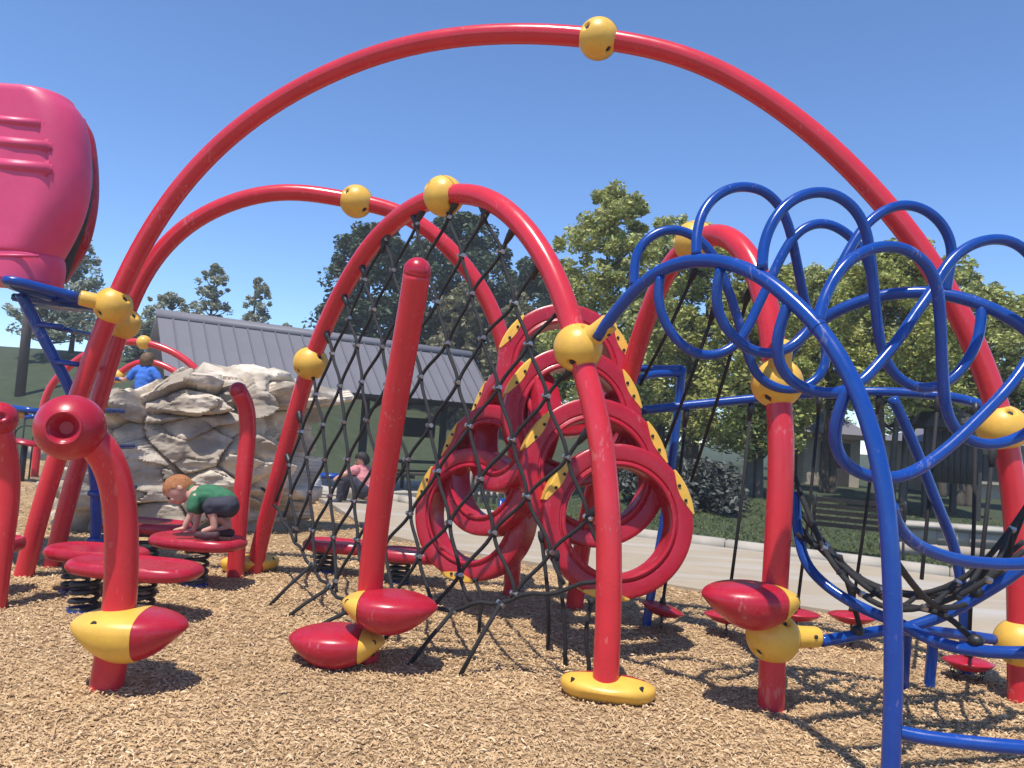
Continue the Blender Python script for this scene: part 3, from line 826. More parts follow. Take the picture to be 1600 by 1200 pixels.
# ------------------------------------------------------------ climbing rock
def rock():
    c = Vector((-3.80, 9.2, 0))
    rs = np.random.default_rng(5)
    NT, NV = 300, 160
    th = np.linspace(0, 2 * PI, NT, endpoint=False)
    vv = np.linspace(0, 1, NV)
    T, V = np.meshgrid(th, vv)
    # profile: side wall then flat dome
    a, b_ = 1.14, 1.0
    H = 1.72
    wall = np.clip(V / 0.72, 0, 1); top = np.clip((V - 0.72) / 0.28, 0, 1)
    rad = 0.90 + 0.07 * np.sin(wall * PI) + 0.13 * wall ** 1.5
    rad = rad * np.sqrt(np.clip(1 - top ** 1.6, 0, 1))
    zz = 0.86 * wall ** 0.95 + 0.14 * (1 - (1 - top) ** 1.8)
    lob = 1 + 0.10 * np.sin(2 * T + .6) + 0.07 * np.sin(3 * T + 1.0) + .05 * np.sin(5 * T)
    X = a * rad * np.cos(T) * lob; Y = b_ * rad * np.sin(T) * lob
    hx = 1.06 + 0.03 * np.clip(X / a, -1, 1) - 0.44 * np.clip((-X / a + 0.02) / 0.62, 0, 1) ** 1.2
    X = X + 0.08 * zz
    Z = zz * H * hx
    Pt = np.stack([X, Y, Z], -1).reshape(-1, 3)
    # outward normals (approx)
    Nn = np.stack([X / a ** 2, Y / b_ ** 2, np.clip(V - .6, 0, 1) * 2.2], -1).reshape(-1, 3)
    Nn /= np.linalg.norm(Nn, axis=1)[:, None]
    # stacked blocks: stretched cells
    ns = 95
    S = rs.random((ns, 3)) * np.array([3.8, 3.0, 2.1]) - np.array([1.9, 1.5, 0.1])
    S[:, 2] = np.round(S[:, 2] / 0.27) * 0.27 + rs.normal(0, .035, ns)
    warp = np.array([[mnoise.noise(Vector(p) * 1.6), mnoise.noise(Vector(p) * 1.6 + Vector((9, 2, 1))), mnoise.noise(Vector(p) * 1.6 + Vector((3, 7, 5)))] for p in Pt]) * 0.07
    sc = np.array([1.0, 1.0, 1.35])
    Q = (Pt + warp)
    D = np.linalg.norm((Q[:, None, :] - S[None]) * sc, axis=2)
    idx = np.argsort(D, axis=1)[:, :2]
    d1 = np.take_along_axis(D, idx[:, :1], 1)[:, 0]; d2 = np.take_along_axis(D, idx[:, 1:2], 1)[:, 0]
    offs = rs.normal(0, 0.14, ns); tilt = rs.normal(0, 0.26, (ns, 3)); tilt[:, 2] -= 0.10
    i1 = idx[:, 0]
    disp = offs[i1] + np.sum((Q - S[i1]) * tilt[i1], 1)
    crack = np.clip((d2 - d1) / 0.055, 0, 1)
    disp = disp - 0.10 * (1 - crack)
    # smaller broken blocks inside the big ones
    S2 = rs.random((420, 3)) * np.array([3.8, 3.0, 2.2]) - np.array([1.9, 1.5, 0.1])
    Q2 = Pt + warp * 1.6
    D2 = np.linalg.norm((Q2[:, None, :] - S2[None]) * np.array([1.0, 1.0, 2.0]), axis=2)
    ix = np.argpartition(D2, 2, axis=1)[:, :2]; dd = np.sort(np.take_along_axis(D2, ix, 1), axis=1)
    j1 = np.argmin(D2, axis=1)
    o2 = rs.normal(0, .035, 420); t2 = rs.normal(0, .16, (420, 3))
    disp = disp + o2[j1] + np.sum((Q2 - S2[j1]) * t2[j1], 1) - .014 * (1 - np.clip((dd[:, 1] - dd[:, 0]) / .035, 0, 1))
    small = np.array([mnoise.fractal(Vector((p[0] * 2.6, p[1] * 2.6, p[2] * 6.0)), 0.8, 2.2, 6) for p in Pt]) * 0.042
    ledge = np.array([mnoise.noise(Vector((p[0] * 1.1, p[1] * 1.1, p[2] * 9.0))) for p in Q]) * 0.03
    fade = np.where(V.reshape(-1) > .80, 0.55, 1.0)
    disp = (disp + ledge) * fade + small
    Pt = Pt + Nn * disp[:, None]
    Pt[:, 2] = np.where(V.reshape(-1) == 0, -0.15, Pt[:, 2])
    Pt = Pt + np.array([c.x, c.y, 0])
    fs = [(j * NT + i, j * NT + (i + 1) % NT, (j + 1) * NT + (i + 1) % NT, (j + 1) * NT + i) for j in range(NV - 1) for i in range(NT)]
    m = mat('sculpted_rock', (0.64, 0.555, 0.44), 0.9, var=0.22, vscale=5, bump=0.8, bscale=24, dirt=0.55, dirt_col=(0.36, 0.25, 0.16))
    nt = m.node_tree; nd = nt.nodes; lk = nt.links; bs = nd['Principled BSDF']
    src = bs.inputs['Base Color'].links[0].from_socket
    tc = nd.new('ShaderNodeTexCoord'); mp = nd.new('ShaderNodeMapping'); mp.inputs['Scale'].default_value = (1, 1, 2.2)
    n = nd.new('ShaderNodeTexNoise'); n.inputs['Scale'].default_value = 1.7; n.inputs['Detail'].default_value = 7
    lk.new(tc.outputs['Object'], mp.inputs[0]); lk.new(mp.outputs[0], n.inputs['Vector'])
    mr = nd.new('ShaderNodeMapRange'); mr.inputs[1].default_value = 0.42; mr.inputs[2].default_value = 0.60; mr.inputs[4].default_value = 0.9
    lk.new(n.outputs['Fac'], mr.inputs[0])
    mx = nd.new('ShaderNodeMix'); mx.data_type = 'RGBA'; mx.inputs[7].default_value = (0.31, 0.255, 0.195, 1)
    lk.new(mr.outputs[0], mx.inputs[0]); lk.new(src, mx.inputs[6]); lk.new(mx.outputs[2], bs.inputs['Base Color'])
    o = MB().add(Pt.tolist(), fs).build('climbing_rock', m, None, sharp=38)
    tag(o, 'large sculpted grey beige climbing boulder with ledges behind the toddler', 'rock')
    # low companion stones at its foot
    for (u, v, r, lab) in ((118, 770, .34, 'pale rounded boulder at the left foot of the climbing rock'), (255, 790, .30, 'tan rounded boulder behind the toddler')):
        g = G(u, v + 22); g.y -= 0.0
        b = MB(); vs = []
        b.ball((g.x, g.y, r * .5), r, 40, 26, scale=(1.15, .9, .95))
        for p in b.v:
            q = (p - Vector((g.x, g.y, 0)))
            k = mnoise.fractal(q * 3.4 + Vector((u, v, 0)), 1.0, 2.0, 4) * .16
            p += q.normalized() * k * r * 2.0
        tag(b.build('boulder', m, None, sharp=45), lab, 'boulder')
rock()

# ============================================================ PLAY EQUIPMENT
PR = 0.070      # red pipe radius
BR_ = 0.142     # ball clamp radius

def ball_clamp(parent, c, axis, r=BR_, stub=None, stub_len=0.12, view=None):
    """two-part yellow ball with bolt recesses and an optional collar"""
    c = Vector(c); axis = Vector(axis).normalized()
    tocam = (CAMP - c).normalized()
    side = axis.cross(tocam).normalized()
    h = []
    for s in (1, -1):
        h.append(((tocam * .55 + side * .45 * s + axis * .62 * s).normalized(), math.radians(13), 0.03))
        h.append(((-tocam * .55 + side * .45 * s + axis * .62 * s).normalized(), math.radians(13), 0.03))
    b = MB(); b.ball(c, r, 72, 48, holes=h)
    o = b.build('ball_clamp', MT['yellow'], parent)
    sm = MB()
    fr = frame_z(c, axis.cross(side).normalized())
    sm.lathe([(r - .004, -.0022), (r + .0012, -.0022), (r + .0012, .0022), (r - .004, .0022)], fr, n=56)
    sm.build('seam', MT['dark'], o)
    for (d, al, dp) in h:
        p = c + d * (r - 0.029)
        MB().tube([p, p + d * 0.012], 0.017, n=8).build('bolt', MT['dark'], o, sharp=40)
    for sd in ([stub] if stub is not None else []):
        sd = Vector(sd).normalized()
        q = c + sd * (r * 0.8)
        e = c + sd * (r + stub_len)
        MB().tube([q, q.lerp(e, .3), q.lerp(e, .9), e], [0.068, 0.058, 0.056, 0.050], n=24).build('collar', MT['yellow'], o, sharp=40)
        for k in range(2):
            up = Vector((0, 0, 1)) if k else -tocam
            up = (up - sd * up.dot(sd)).normalized()
            p = q.lerp(e, .7) - up * 0.055 * (1 if k else 1)
            MB().tube([p, p - up * .006], 0.011, n=8).build('bolt', MT['dark'], o)
    return o

def arch(name, label, px, a, b, balls, r=PR, group=None, n=110, cat='climbing arch', smooth=10):
    ctr = (a + b) / 2
    t = thing(name, label, cat, (ctr.x, ctr.y, 0), group)
    pts = [PL(u, v, a, b) for u, v in px]
    pts[0] = Vector((a.x, a.y, -0.25)); pts[-1] = Vector((b.x, b.y, -0.25))
    cv = smooth_curve(pts, n, smooth)
    cuts = [0]
    info = []
    for (u, v, stub) in balls:
        i = nearest(cv, PL(u, v, a, b)); cuts.append(i); info.append((i, stub))
    cuts.append(n - 1); cuts = sorted(cuts)
    for i, j in zip(cuts, cuts[1:]):
        if j - i < 1: continue
        MB().tube(cv[i:j + 1], r, n=28).build('pipe', MT['red'], t)
    for i, stub in info:
        ball_clamp(t, cv[i], cv[min(i + 1, n - 1)] - cv[max(i - 1, 0)], stub=stub, r=BR_ * r / PR)
    return t, cv

# feet
fA, fB = G(945, 1095), G(392, 893)
fC, fC2 = G(1207, 1108), G(895, 950)
fD, fD2 = G(30, 900), G(1597, 1095)
fE, fE2 = G(75, 885), G(800, 930)

big, big_cv = arch('climbing_arch', 'largest red pipe arch spanning nearly the whole photo', [(30, 900), (62, 800), (110, 655), (172, 487), (225, 375), (300, 268), (400, 178), (500, 120), (600, 80), (700, 58), (830, 51), (940, 60), (1060, 82), (1160, 128), (1270, 205), (1360, 292), (1430, 375), (1490, 470), (1540, 575), (1572, 680), (1590, 820), (1597, 1095)],
    fD, fD2, [(174, 480, None), (940, 62, None), (1568, 662, None), (1580, 995, None)], group='red pipe arches')
sec, sec_cv = arch('climbing_arch', 'smaller red arch nested behind the left leg of the largest arch', [(75, 885), (112, 760), (150, 640), (193, 500), (232, 415), (290, 352), (370, 312), (450, 298), (552, 314), (625, 330), (690, 375), (740, 432), (775, 495), (797, 590), (806, 720), (800, 930)],
    fE, fE2, [(194, 500, None), (552, 315, None)], group='red pipe arches')
net_arch, net_cv = arch('climbing_arch', 'red arch in the centre carrying the black rope net', [(945, 1095), (951, 950), (950, 800), (935, 660), (905, 552), (880, 462), (845, 390), (795, 330), (745, 303), (692, 305), (640, 327), (590, 370), (545, 435), (510, 505), (483, 572), (458, 660), (432, 755), (407, 845), (392, 893)],
    fA, fB, [(905, 550, P(985, 490, 4.0) - P(907, 552, 4.22)), (690, 310, None), (483, 570, None)], group='red pipe arches', smooth=8)
rgt, rgt_cv = arch('climbing_arch', 'red arch right of the rings with two yellow balls on its front post', [(1207, 1108), (1209, 950), (1218, 790), (1221, 680), (1214, 600), (1204, 510), (1186, 432), (1160, 387), (1130, 364), (1088, 374), (1050, 410), (1020, 470), (992, 555), (965, 650), (935, 740), (910, 850), (895, 950)],
    fC, fC2, [(1213, 603, P(1222, 545, 4.05) - P(1213, 603, 4.2)), (1090, 372, None), (1211, 1000, Vector((1, .12, .02)))], group='red pipe arches', smooth=8)

# side arm of the left ball with the blue bar
bl = big_cv[nearest(big_cv, PL(174, 480, fD, fD2))]
bar_end = P(14, 438, 5.5)
d = (bar_end - bl)
bld = [o for o in big.children if o.name.startswith('ball_clamp')][0]
q0, q1 = bl + d.normalized() * .11, bl + d.normalized() * .235
MB().tube([q0, q0.lerp(q1, .9), q1], [.06, .058, .052], n=24).build('collar', MT['yellow'], bld, sharp=40)

# ---------------------------------------------------------------- pods (foot steps clamped to pipes)
def pod(parent, c, direction, L=0.55, W=0.46, H=0.22, split=-0.12, yellow_first=True, n=40):
    """lens shaped step; the clamp end (near -direction) is yellow"""
    d = Vector((direction[0], direction[1], 0)).normalized()
    s = Vector((-d.y, d.x, 0)); up = Vector((0, 0, 1)); c = Vector(c)
    def section(x, sc):
        e = max(0.0, 1 - (2 * x / L) ** 2)
        w = W / 2 * e ** 0.55 * sc; ht = H * .34 * e ** 0.50 * sc; hb = H * .66 * e ** 1.05 * sc
        vs = []
        for k in range(28):
            an = 2 * PI * k / 28
            ca, sa = math.cos(an), math.sin(an)
            yy = w * math.copysign(abs(ca) ** 0.85, ca)
            z = (ht if sa > 0 else hb) * math.copysign(abs(sa) ** (0.75 if sa > 0 else 0.9), sa)
            vs.append(c + d * x * sc + s * yy + up * z)
        return vs
    def body(x0, x1, sc):
        b = MB(); vs = []; N = 26
        # cosine spacing so that the tips are round
        t0, t1 = math.acos(max(-1, min(1, -2 * x0 / L))), math.acos(max(-1, min(1, -2 * x1 / L)))
        for i in range(N + 1):
            t = t0 + (t1 - t0) * i / N
            vs += section(-math.cos(t) * L / 2 * 0.999, sc)
        fs = [(i * 28 + k, i * 28 + (k + 1) % 28, (i + 1) * 28 + (k + 1) % 28, (i + 1) * 28 + k) for i in range(N) for k in range(28)]
        fs += [tuple(range(27, -1, -1)), tuple(N * 28 + k for k in range(28))]
        return b.add(vs, fs)
    st = body(split, L / 2, 1.0).build('pod_step', MT['red_plastic'], parent, sharp=50)
    cl = body(-L / 2, split, 1.02).build('pod_clamp', MT['yellow'], parent, sharp=50)
    xh = (-L / 2 + split) / 2 - .01
    for sg in (-1, 1):
        for zz, rr in ((.20, .017), (-.38, .014)):
            e = max(0, 1 - (2 * xh / L) ** 2)
            w = W / 2 * e ** .62 * (.86 if zz > 0 else .70)
            p = c + d * xh + s * (w * sg) + up * (H * zz * e ** .7 * .9)
            nrm = (s * sg + up * (.55 if zz > 0 else -.6) - d * .35).normalized()
            MB().tube([p - nrm * .012, p + nrm * .012], rr, n=10).build('bolt_hole', MT['dark'], cl, sharp=40)
    return st, cl
RG = 'red'
# netted arch: low pods at both feet
pod(net_arch, (fA.x + .015, fA.y + .03, .07), (0.22, 1), L=.30, W=.50, H=.16, split=0.02)
pod(net_arch, (fB.x - .02, fB.y + .02, .085), (-.55, .75), L=.32, W=.50, H=.18, split=0.0)
# right arch: pod reaching to the left, and the ball below
pc = PL(1180, 931, fC, fC2); pc = P(1172, 934, 4.12)
pod(rgt, pc, (-1, -.10), L=.52, W=.40, H=.245, split=-0.135)

# ---------------------------------------------------------------- talk tubes and lone poles
def funnel_ball(parent, c, r, face, mname='red_plastic'):
    face = Vector(face).normalized()
    b = MB(); b.ball(c, r, 96, 64, holes=[(face, math.radians(29), 0.085)])
    o = b.build('speaking_ball', MT[mname], parent)
    p = Vector(c) + face * (r - .087)
    MB().tube([p, p + face * .008], r * .36, n=28).build('speaker_plate', MT[mname], o, sharp=40)
    fr = frame_z(Vector(c) + face * (r * .872), face)
    MB().lathe([(r * .475 + .008 * math.cos(q), .007 * math.sin(q)) for q in np.linspace(0, 2 * PI, 10, endpoint=False)], fr, n=48).build('rim', MT[mname], o)
    for an in (.6, 2.5, 4.4):
        u = fr.to_3x3() @ Vector((math.cos(an), math.sin(an), 0))
        q = p + u * r * .27 + face * .008
        MB().ball(q, .008, 8, 6).build('rivet', MT['steel'], o)
    return o
gB = G(162, 1074)
tt = thing('talk_tube', 'curved red talk tube with big hollow ball in the left foreground', 'talk tube', (gB.x, gB.y, 0), 'talk tubes')
cv = smooth_curve([Vector((gB.x, gB.y, -.2)), P(178, 1000, 3.87), P(187, 940, 3.87), P(190, 860, 3.86), P(187, 790, 3.84), P(175, 735, 3.80), P(152, 695, 3.74), P(115, 668, 3.68)], 60, 5)
MB().tube(cv, .078, n=28).build('pipe', MT['red'], tt)
bc = P(110, 668, 3.66)
funnel_ball(tt, bc, .155, (P(80, 671, 3.5) - P(110, 668, 3.66)).normalized() * .62 + (CAMP - bc).normalized() * .80)
pod(tt, P(205, 978, 3.86), (1, .12), L=.54, W=.40, H=.25, split=.06)
# far-left talk tube
p_b = P(4, 660, 5.0); gL = G(8, 868)
g2 = Vector((P(2, 850, 5.1).x, 5.1, 0))
t2 = thing('talk_tube', 'red talk tube with ball top cut off by the left edge', 'talk tube', (g2.x, g2.y, 0), 'talk tubes')
cv = smooth_curve([Vector((g2.x, 5.1, -.2)), P(4, 850, 5.1), P(13, 780, 5.1), P(13, 725, 5.08), P(4, 680, 5.02), P(-6, 660, 5.0)], 40, 4)
MB().tube(cv, .066, n=24).build('pipe', MT['red'], t2)
b = MB(); b.ball(P(-2, 655, 5.0), .112, 64, 48, holes=[((P(8, 645, 4.9) - P(-2, 655, 5.0)).normalized() * .75 + (CAMP - p_b).normalized() * .5, math.radians(14), .03)])
b.build('speaking_ball', MT['red_plastic'], t2)

# leaning pole with two pods
gG = G(572, 1033)
lp = thing('pod_pole', 'straight leaning red pole with rounded cap and two stepping pods', 'climbing pole', (gG.x, gG.y, 0))
cv = smooth_curve([Vector((gG.x, gG.y, -.2)), P(574, 990, 4.54), P(580, 900, 4.51), P(594, 780, 4.42), P(612, 660, 4.30), P(629, 560, 4.18), P(645, 470, 4.06), P(652, 424, 4.0)], 60, 5)
MB().tube(cv, .072, n=28).build('pipe', MT['red'], lp)
cp = MB(); cp.ball(cv[-1], .074, 32, 20, scale=(1, 1, 1.0))
cpo = cp.build('cap', MT['red_plastic'], lp)
frc = frame_z(cv[-1], cv[-1] - cv[-3])
MB().lathe([(.071, -.006), (.0738, -.006), (.0738, .002), (.071, .002)], frc, n=32).build('cap_rim', MT['red'], cpo)
pod(lp, P(610, 946, 4.42), (1, -.05), L=.54, W=.42, H=.235, split=-.15)
pod(lp, P(526, 1000, 4.46), (-1, -.05), L=.54, W=.42, H=.235, split=-.14)
# hooked pole behind the toddler
gp_ = P(372, 868, 6.55); gp_.z = 0
hp = thing('hooked_pole', 'short red pole with hooked top beside the toddler', 'climbing pole', (gp_.x, gp_.y, 0))
cv = smooth_curve([Vector((gp_.x, gp_.y, -.2)), P(371, 845, 6.55), P(378, 770, 6.55), P(386, 690, 6.55), P(387, 655, 6.54), P(383, 628, 6.5), P(372, 610, 6.44)], 40, 4)
MB().tube(cv, .070, n=24).build('pipe', MT['red'], hp)
b = MB(); b.ball(cv[-1], .071, 24, 16); b.build('cap', MT['red_plastic'], hp)

# ---------------------------------------------------------------- spring platforms
def spring_pad(label, u0, u1, vtop, y, width=.46, th=.085, coil=(0.5,), twist=0.0, tilt=0.0, group='red spring platforms'):
    a, b_ = P(u0, vtop, y), P(u1, vtop, y)
    c = (a + b_) / 2; L = b_.x - a.x
    c.z = (a.z + b_.z) / 2
    t = thing('spring_platform', label, 'spring platform', (c.x, c.y, 0), group)
    rz = Matrix.Rotation(twist, 3, 'Z') @ Matrix.Rotation(tilt, 3, 'Y')
    prof = [(0.0, -.012), (.55, -.012), (.80, -.010), (.84, 0.0), (.90, .006), (.955, -.008), (.99, -.03), (1.0, -.05), (.985, -.07), (.94, -.09), (.86, -.10), (.5, -.11), (0.0, -.115)]
    n = 56; vs = []; fs = []
    for i in range(n):
        an = 2 * PI * i / n
        ca, sa = math.cos(an), math.sin(an)
        ex = math.copysign(abs(ca) ** .8, ca); ey = math.copysign(abs(sa) ** .8, sa)
        bean = 0.07 * math.cos(2 * an)
        for (rr, z) in prof:
            vs.append(c + rz @ Vector((ex * rr * L / 2, ey * rr * width / 2 * (1 + bean), z * th / .10)))
    m = len(prof)
    for i in range(n):
        j = (i + 1) % n
        for k in range(m - 1):
            fs.append((i * m + k, j * m + k, j * m + k + 1, i * m + k + 1))
    MB().add(vs, fs).build('pad', MT['red_plastic'], t, sharp=60)
    for f in coil:
        q = c + rz @ Vector((L * (f - .5), 0, -th * 1.1))
        z0 = -0.02; turns = 5.0; N = 110
        hel = [Vector((q.x + .082 * math.cos(2 * PI * turns * i / N), q.y + .082 * math.sin(2 * PI * turns * i / N), z0 + (q.z - z0) * i / N)) for i in range(N + 1)]
        MB().tube(hel, .0155, n=8).build('spring', MT['black'], t)
        MB().lathe([(.0, -.01), (.10, -.01), (.10, .02), (.05, .03), (0, .03)], Matrix.Translation((q.x, q.y, 0.0)), n=24, closed_prof=False).build('spring_base', MT['blue'], t, sharp=40)
        MB().lathe([(.0, 0), (.10, 0), (.10, -.02), (0, -.02)], Matrix.Translation(q), n=24, closed_prof=False).build('spring_plate', MT['black'], t, sharp=40)
    return t, c
spring_pad('front red spring platform behind the curved talk tube', 107, 318, 878, 5.15, .5, coil=(.12, .56), twist=-.10)
spring_pad('red spring platform partly hidden behind the left arch legs', 74, 232, 856, 5.65, .46, coil=(.3,), twist=-.1)
tp, tpc = spring_pad('red spring platform the toddler crouches on', 237, 385, 838, 6.15, .52, coil=(.5,), twist=-.12)
spring_pad('rear red spring platform left of the toddler', 158, 300, 814, 6.75, .46, coil=(.55,), twist=-.1)
spring_pad('red spring platform seen through the net left of the leaning pole', 474, 590, 846, 7.0, .42, coil=(.32,), twist=-.1)
spring_pad('red spring platform seen through the net right of the leaning pole', 585, 694, 860, 6.75, .42, coil=(.38,), twist=-.1)
spring_pad('red spring platform at the left edge beside the arch feet', -40, 28, 842, 5.4, .42, coil=(.4,), twist=0)

# ---------------------------------------------------------------- rope net in the centre arch
def rope_net():
    d = Vector((fA.x - fB.x, fA.y - fB.y, 0)); L = d.length; d.normalize()
    nrm = Vector((d.y, -d.x, 0))
    if nrm.dot(Vector((0, -1, 0))) < 0: nrm = -nrm
    poly = [((p - fB).dot(d), p.z) for p in net_cv]
    def inside(s, t):
        c = False
        for (x1, y1), (x2, y2) in zip(poly, poly[1:] + poly[:1]):
            if (y1 > t) != (y2 > t) and s < (x2 - x1) * (t - y1) / (y2 - y1) + x1: c = not c
        return c
    hcache = {}
    def htop(s):
        s = round(s, 2)
        if s not in hcache: hcache[s] = htop0(s)
        return hcache[s]
    def htop0(s):
        best = 0.3
        for (x1, y1), (x2, y2) in zip(poly, poly[1:]):
            if (x1 - s) * (x2 - s) <= 0 and abs(x2 - x1) > 1e-6:
                best = max(best, y1 + (y2 - y1) * (s - x1) / (x2 - x1))
        return best
    c0 = (fA + fB) / 2
    t = thing('rope_net', 'black rope climbing net with silver clamps hung in the centre arch', 'climbing net', (c0.x, c0.y, 0))
    cm = MB()
    cm.tube([Vector((-.026, 0, 0)), Vector((-.012, 0, 0))], .0145, n=8); cm.tube([Vector((.012, 0, 0)), Vector((.026, 0, 0))], .0145, n=8); cm.tube([Vector((-.012, 0, 0)), Vector((.012, 0, 0))], .006, n=6)
    tmp = cm.build('rope_clamp', MT['steel'], None, sharp=40); clamp_me = tmp.data; bpy.data.objects.remove(tmp)
    n_cl = 0
    B, ds, dt, ph, jit = 0.45, 0.178, 0.28, 0.05, .03
    rs = random.Random(3)
    if True:
        def S(s, tt):
            q = max(0, 1 - tt / htop(s))
            w = math.sin(PI * min(1, max(0, s / L))) ** .8 * (.30 + .85 * s / L)
            return fB + d * (s - 0.12 * q ** 1.6 * (s / L)) + nrm * (B * w * q ** 1.3) + Vector((0, 0, tt))
        tmin = lambda s: .14 + .55 * abs(2 * s / L - 1.08) ** 1.5
        K = int(L / ds) + 2; J = int(3.0 / dt) + 2
        jt = {}
        def node(k, j):
            sg = 1 if (j + k) % 2 == 0 else -1
            key = (2 * k + sg, j)
            if key not in jt:
                s_ = k * ds + ph + sg * ds / 2
                jt[key] = (rs.uniform(-jit, jit), rs.uniform(-jit, jit), .5 * dt * (htop(min(L - .1, max(.1, s_))) / 2.6 - 1) * 2)
            a, b_, c_ = jt[key]
            return k * ds + ph + sg * ds / 2 * .94 + a, j * dt - .04 + b_ + c_
        for k in range(-1, K + 1):
            pl = []
            for j in range(J):
                s0, t0 = node(k, j); s1, t1 = node(k, j + 1)
                for q in range(8):
                    f = q / 8; g = f * f * (3 - 2 * f)
                    pl.append((s0 + (s1 - s0) * (g * .75 + f * .25), t0 + (t1 - t0) * f))
            run = []
            for (s, tt) in pl + [(-99, -99)]:
                if 0.02 < s < L - .02 and tt > tmin(s) and inside(s, max(tt, .01)):
                    run.append(S(s, tt))
                else:
                    if len(run) >= 5:
                        MB().tube(run, .0120, n=8).build('rope', MT['rope'], t)
                        e = run[-1]; dd = (run[-1] - run[-3]).normalized()
                        if e.z > .5:
                            MB().tube([e - dd * .15, e - dd * .09, e - dd * .03, e + dd * .04], [.013, .024, .028, .018], n=9).build('rope_socket', MT['black'], t)
                    run = []
        for k in range(-1, K + 1):
            for j in range(1, J):
                if (j + k) % 2 == 0:
                    s, tt = node(k, j); s2, t2_ = node(k + 1, j)
                    if 0.06 < s < L - .06 and tt > tmin(s) + .02 and inside(s, tt) and inside(s, tt + .08) and n_cl < 285:
                        o = link('rope_clamp', clamp_me, t)
                        o.location = (S(s, tt) + S(s2, t2_)) / 2 + nrm * .008 - wloc(t)
                        o.rotation_euler = (rs.uniform(-.2, .2), rs.uniform(-.25, .25), math.atan2(d.y, d.x) + rs.uniform(-.3, .3))
                        n_cl += 1
        edge = [S(.06 + (L - .12) * i / 60, tmin(.06 + (L - .12) * i / 60) + .015 * math.sin(i * 1.3)) for i in range(61)]
        MB().tube(edge, .0125, n=8).build('border_rope', MT['rope'], t)
        for i in (20, 26, 32, 37, 42, 47, 52):
            p = edge[i]
            g = Vector((p.x, p.y, -.04)) + nrm * (.10 + .22 * math.sin(PI * i / 60)) - d * .12
            MB().tube([p, p.lerp(g, .5) + Vector((0, 0, .01)), g], .0135, n=8).build('anchor_rope', MT['rope'], t)
            o = link('rope_clamp', clamp_me, t); o.location = p - wloc(t); o.rotation_euler = (0, .3, math.atan2(d.y, d.x))
rope_net()

# loose tie ropes from the net bottom to the ground beside the front leg
for k, (pts, lab) in enumerate(((((845, 830, 5.0), (856, 930, 4.9), (857, 1000, 5.0)), 'first black tie rope hanging below the left ring, nearest the net'),
                               (((868, 860, 4.75), (880, 950, 4.7), (884, 1022, 4.7)), 'second black tie rope left of the front leg of the netted arch'),
                               (((925, 935, 4.55), (916, 985, 4.5), (921, 1045, 4.5)), 'black tie rope hugging the front leg of the netted arch'),
                               (((742, 905, 5.4), (752, 935, 5.3), (750, 965, 5.3)), 'short black tie rope under the lowest left ring'))):
    c = smooth_curve([P(*p) for p in pts], 20, 2); c[-1] = Vector((c[-1].x, c[-1].y, min(c[-1].z, -.01)))
    b = MB(); b.tube(c, .013, n=8); b.tube([c[0], c[1], c[2]], [.02, .024, .014], n=8)
    tag(b.build('tie_rope', MT['rope']), lab, 'rope', 'tie ropes')

# ---------------------------------------------------------------- red ring climber
def ring_part(parent, c, axis, Ro, Ri, w):
    fr = frame_z(c, axis)
    h = w / 2
    half = [(Ri + .016, 0), (Ri + .006, h * .55), (Ri, h - .010), (Ri + .006, h + .004), (Ri + .016, h + .008), (Ri + .027, h + .004), (Ri + .032, h - .008),
            (Ri + .040, h - .012), (Ri + .046, h - .004), (Ri + .056, h - .001), (Ro - .03, h - .002), (Ro - .012, h - .003), (Ro - .003, h - .009), (Ro, h - .022)]
    prof = half + [(r_, -z_) for r_, z_ in half[:0:-1]]
    o = MB().lathe(prof, fr, n=72).build('ring', MT['red_plastic'], parent, sharp=32)
    return o, fr
def ring_clamp(ringo, fr, ang, Ro, Ri, w, span=.62):
    h = w / 2 + .002
    a0, a1 = ang - span / 2, ang + span / 2
    # tapered plate wrapping over the rim
    b = MB(); n = 10; m = 6; vs = []
    for i in range(n + 1):
        f = i / n; an = a0 + (a1 - a0) * f
        dp = 0.052 * math.sin(PI * f) ** 1.0 + .006
        R1 = Ro + .010
        for (r, z) in ((Ro - dp, -h), (R1 - .01, -h), (R1, -h + .012), (R1, h - .012), (R1 - .01, h), (Ro - dp, h)):
            vs.append(fr @ Vector((r * math.cos(an), r * math.sin(an), z)))
    fs = [(i * m + k, (i + 1) * m + k, (i + 1) * m + k + 1, i * m + k + 1) for i in range(n) for k in range(m - 1)]
    fs += [((i + 1) * m, i * m, i * m + m - 1, (i + 1) * m + m - 1) for i in range(n)]
    fs += [tuple(range(m)), tuple(n * m + k for k in range(m - 1, -1, -1))]
    cl = b.add(vs, fs).build('ring_clamp', MT['yellow'], ringo, sharp=35)
    for f in (.32, .68):
        an = a0 + (a1 - a0) * f
        for zz in (-1, 1):
            p = fr @ Vector(((Ro - .035) * math.cos(an), (Ro - .035) * math.sin(an), zz * h))
            q = fr @ Vector(((Ro - .035) * math.cos(an), (Ro - .035) * math.sin(an), zz * (h + .008)))
            MB().tube([p, q], .011, n=8).build('bolt', MT['dark'], ringo)
    return cl
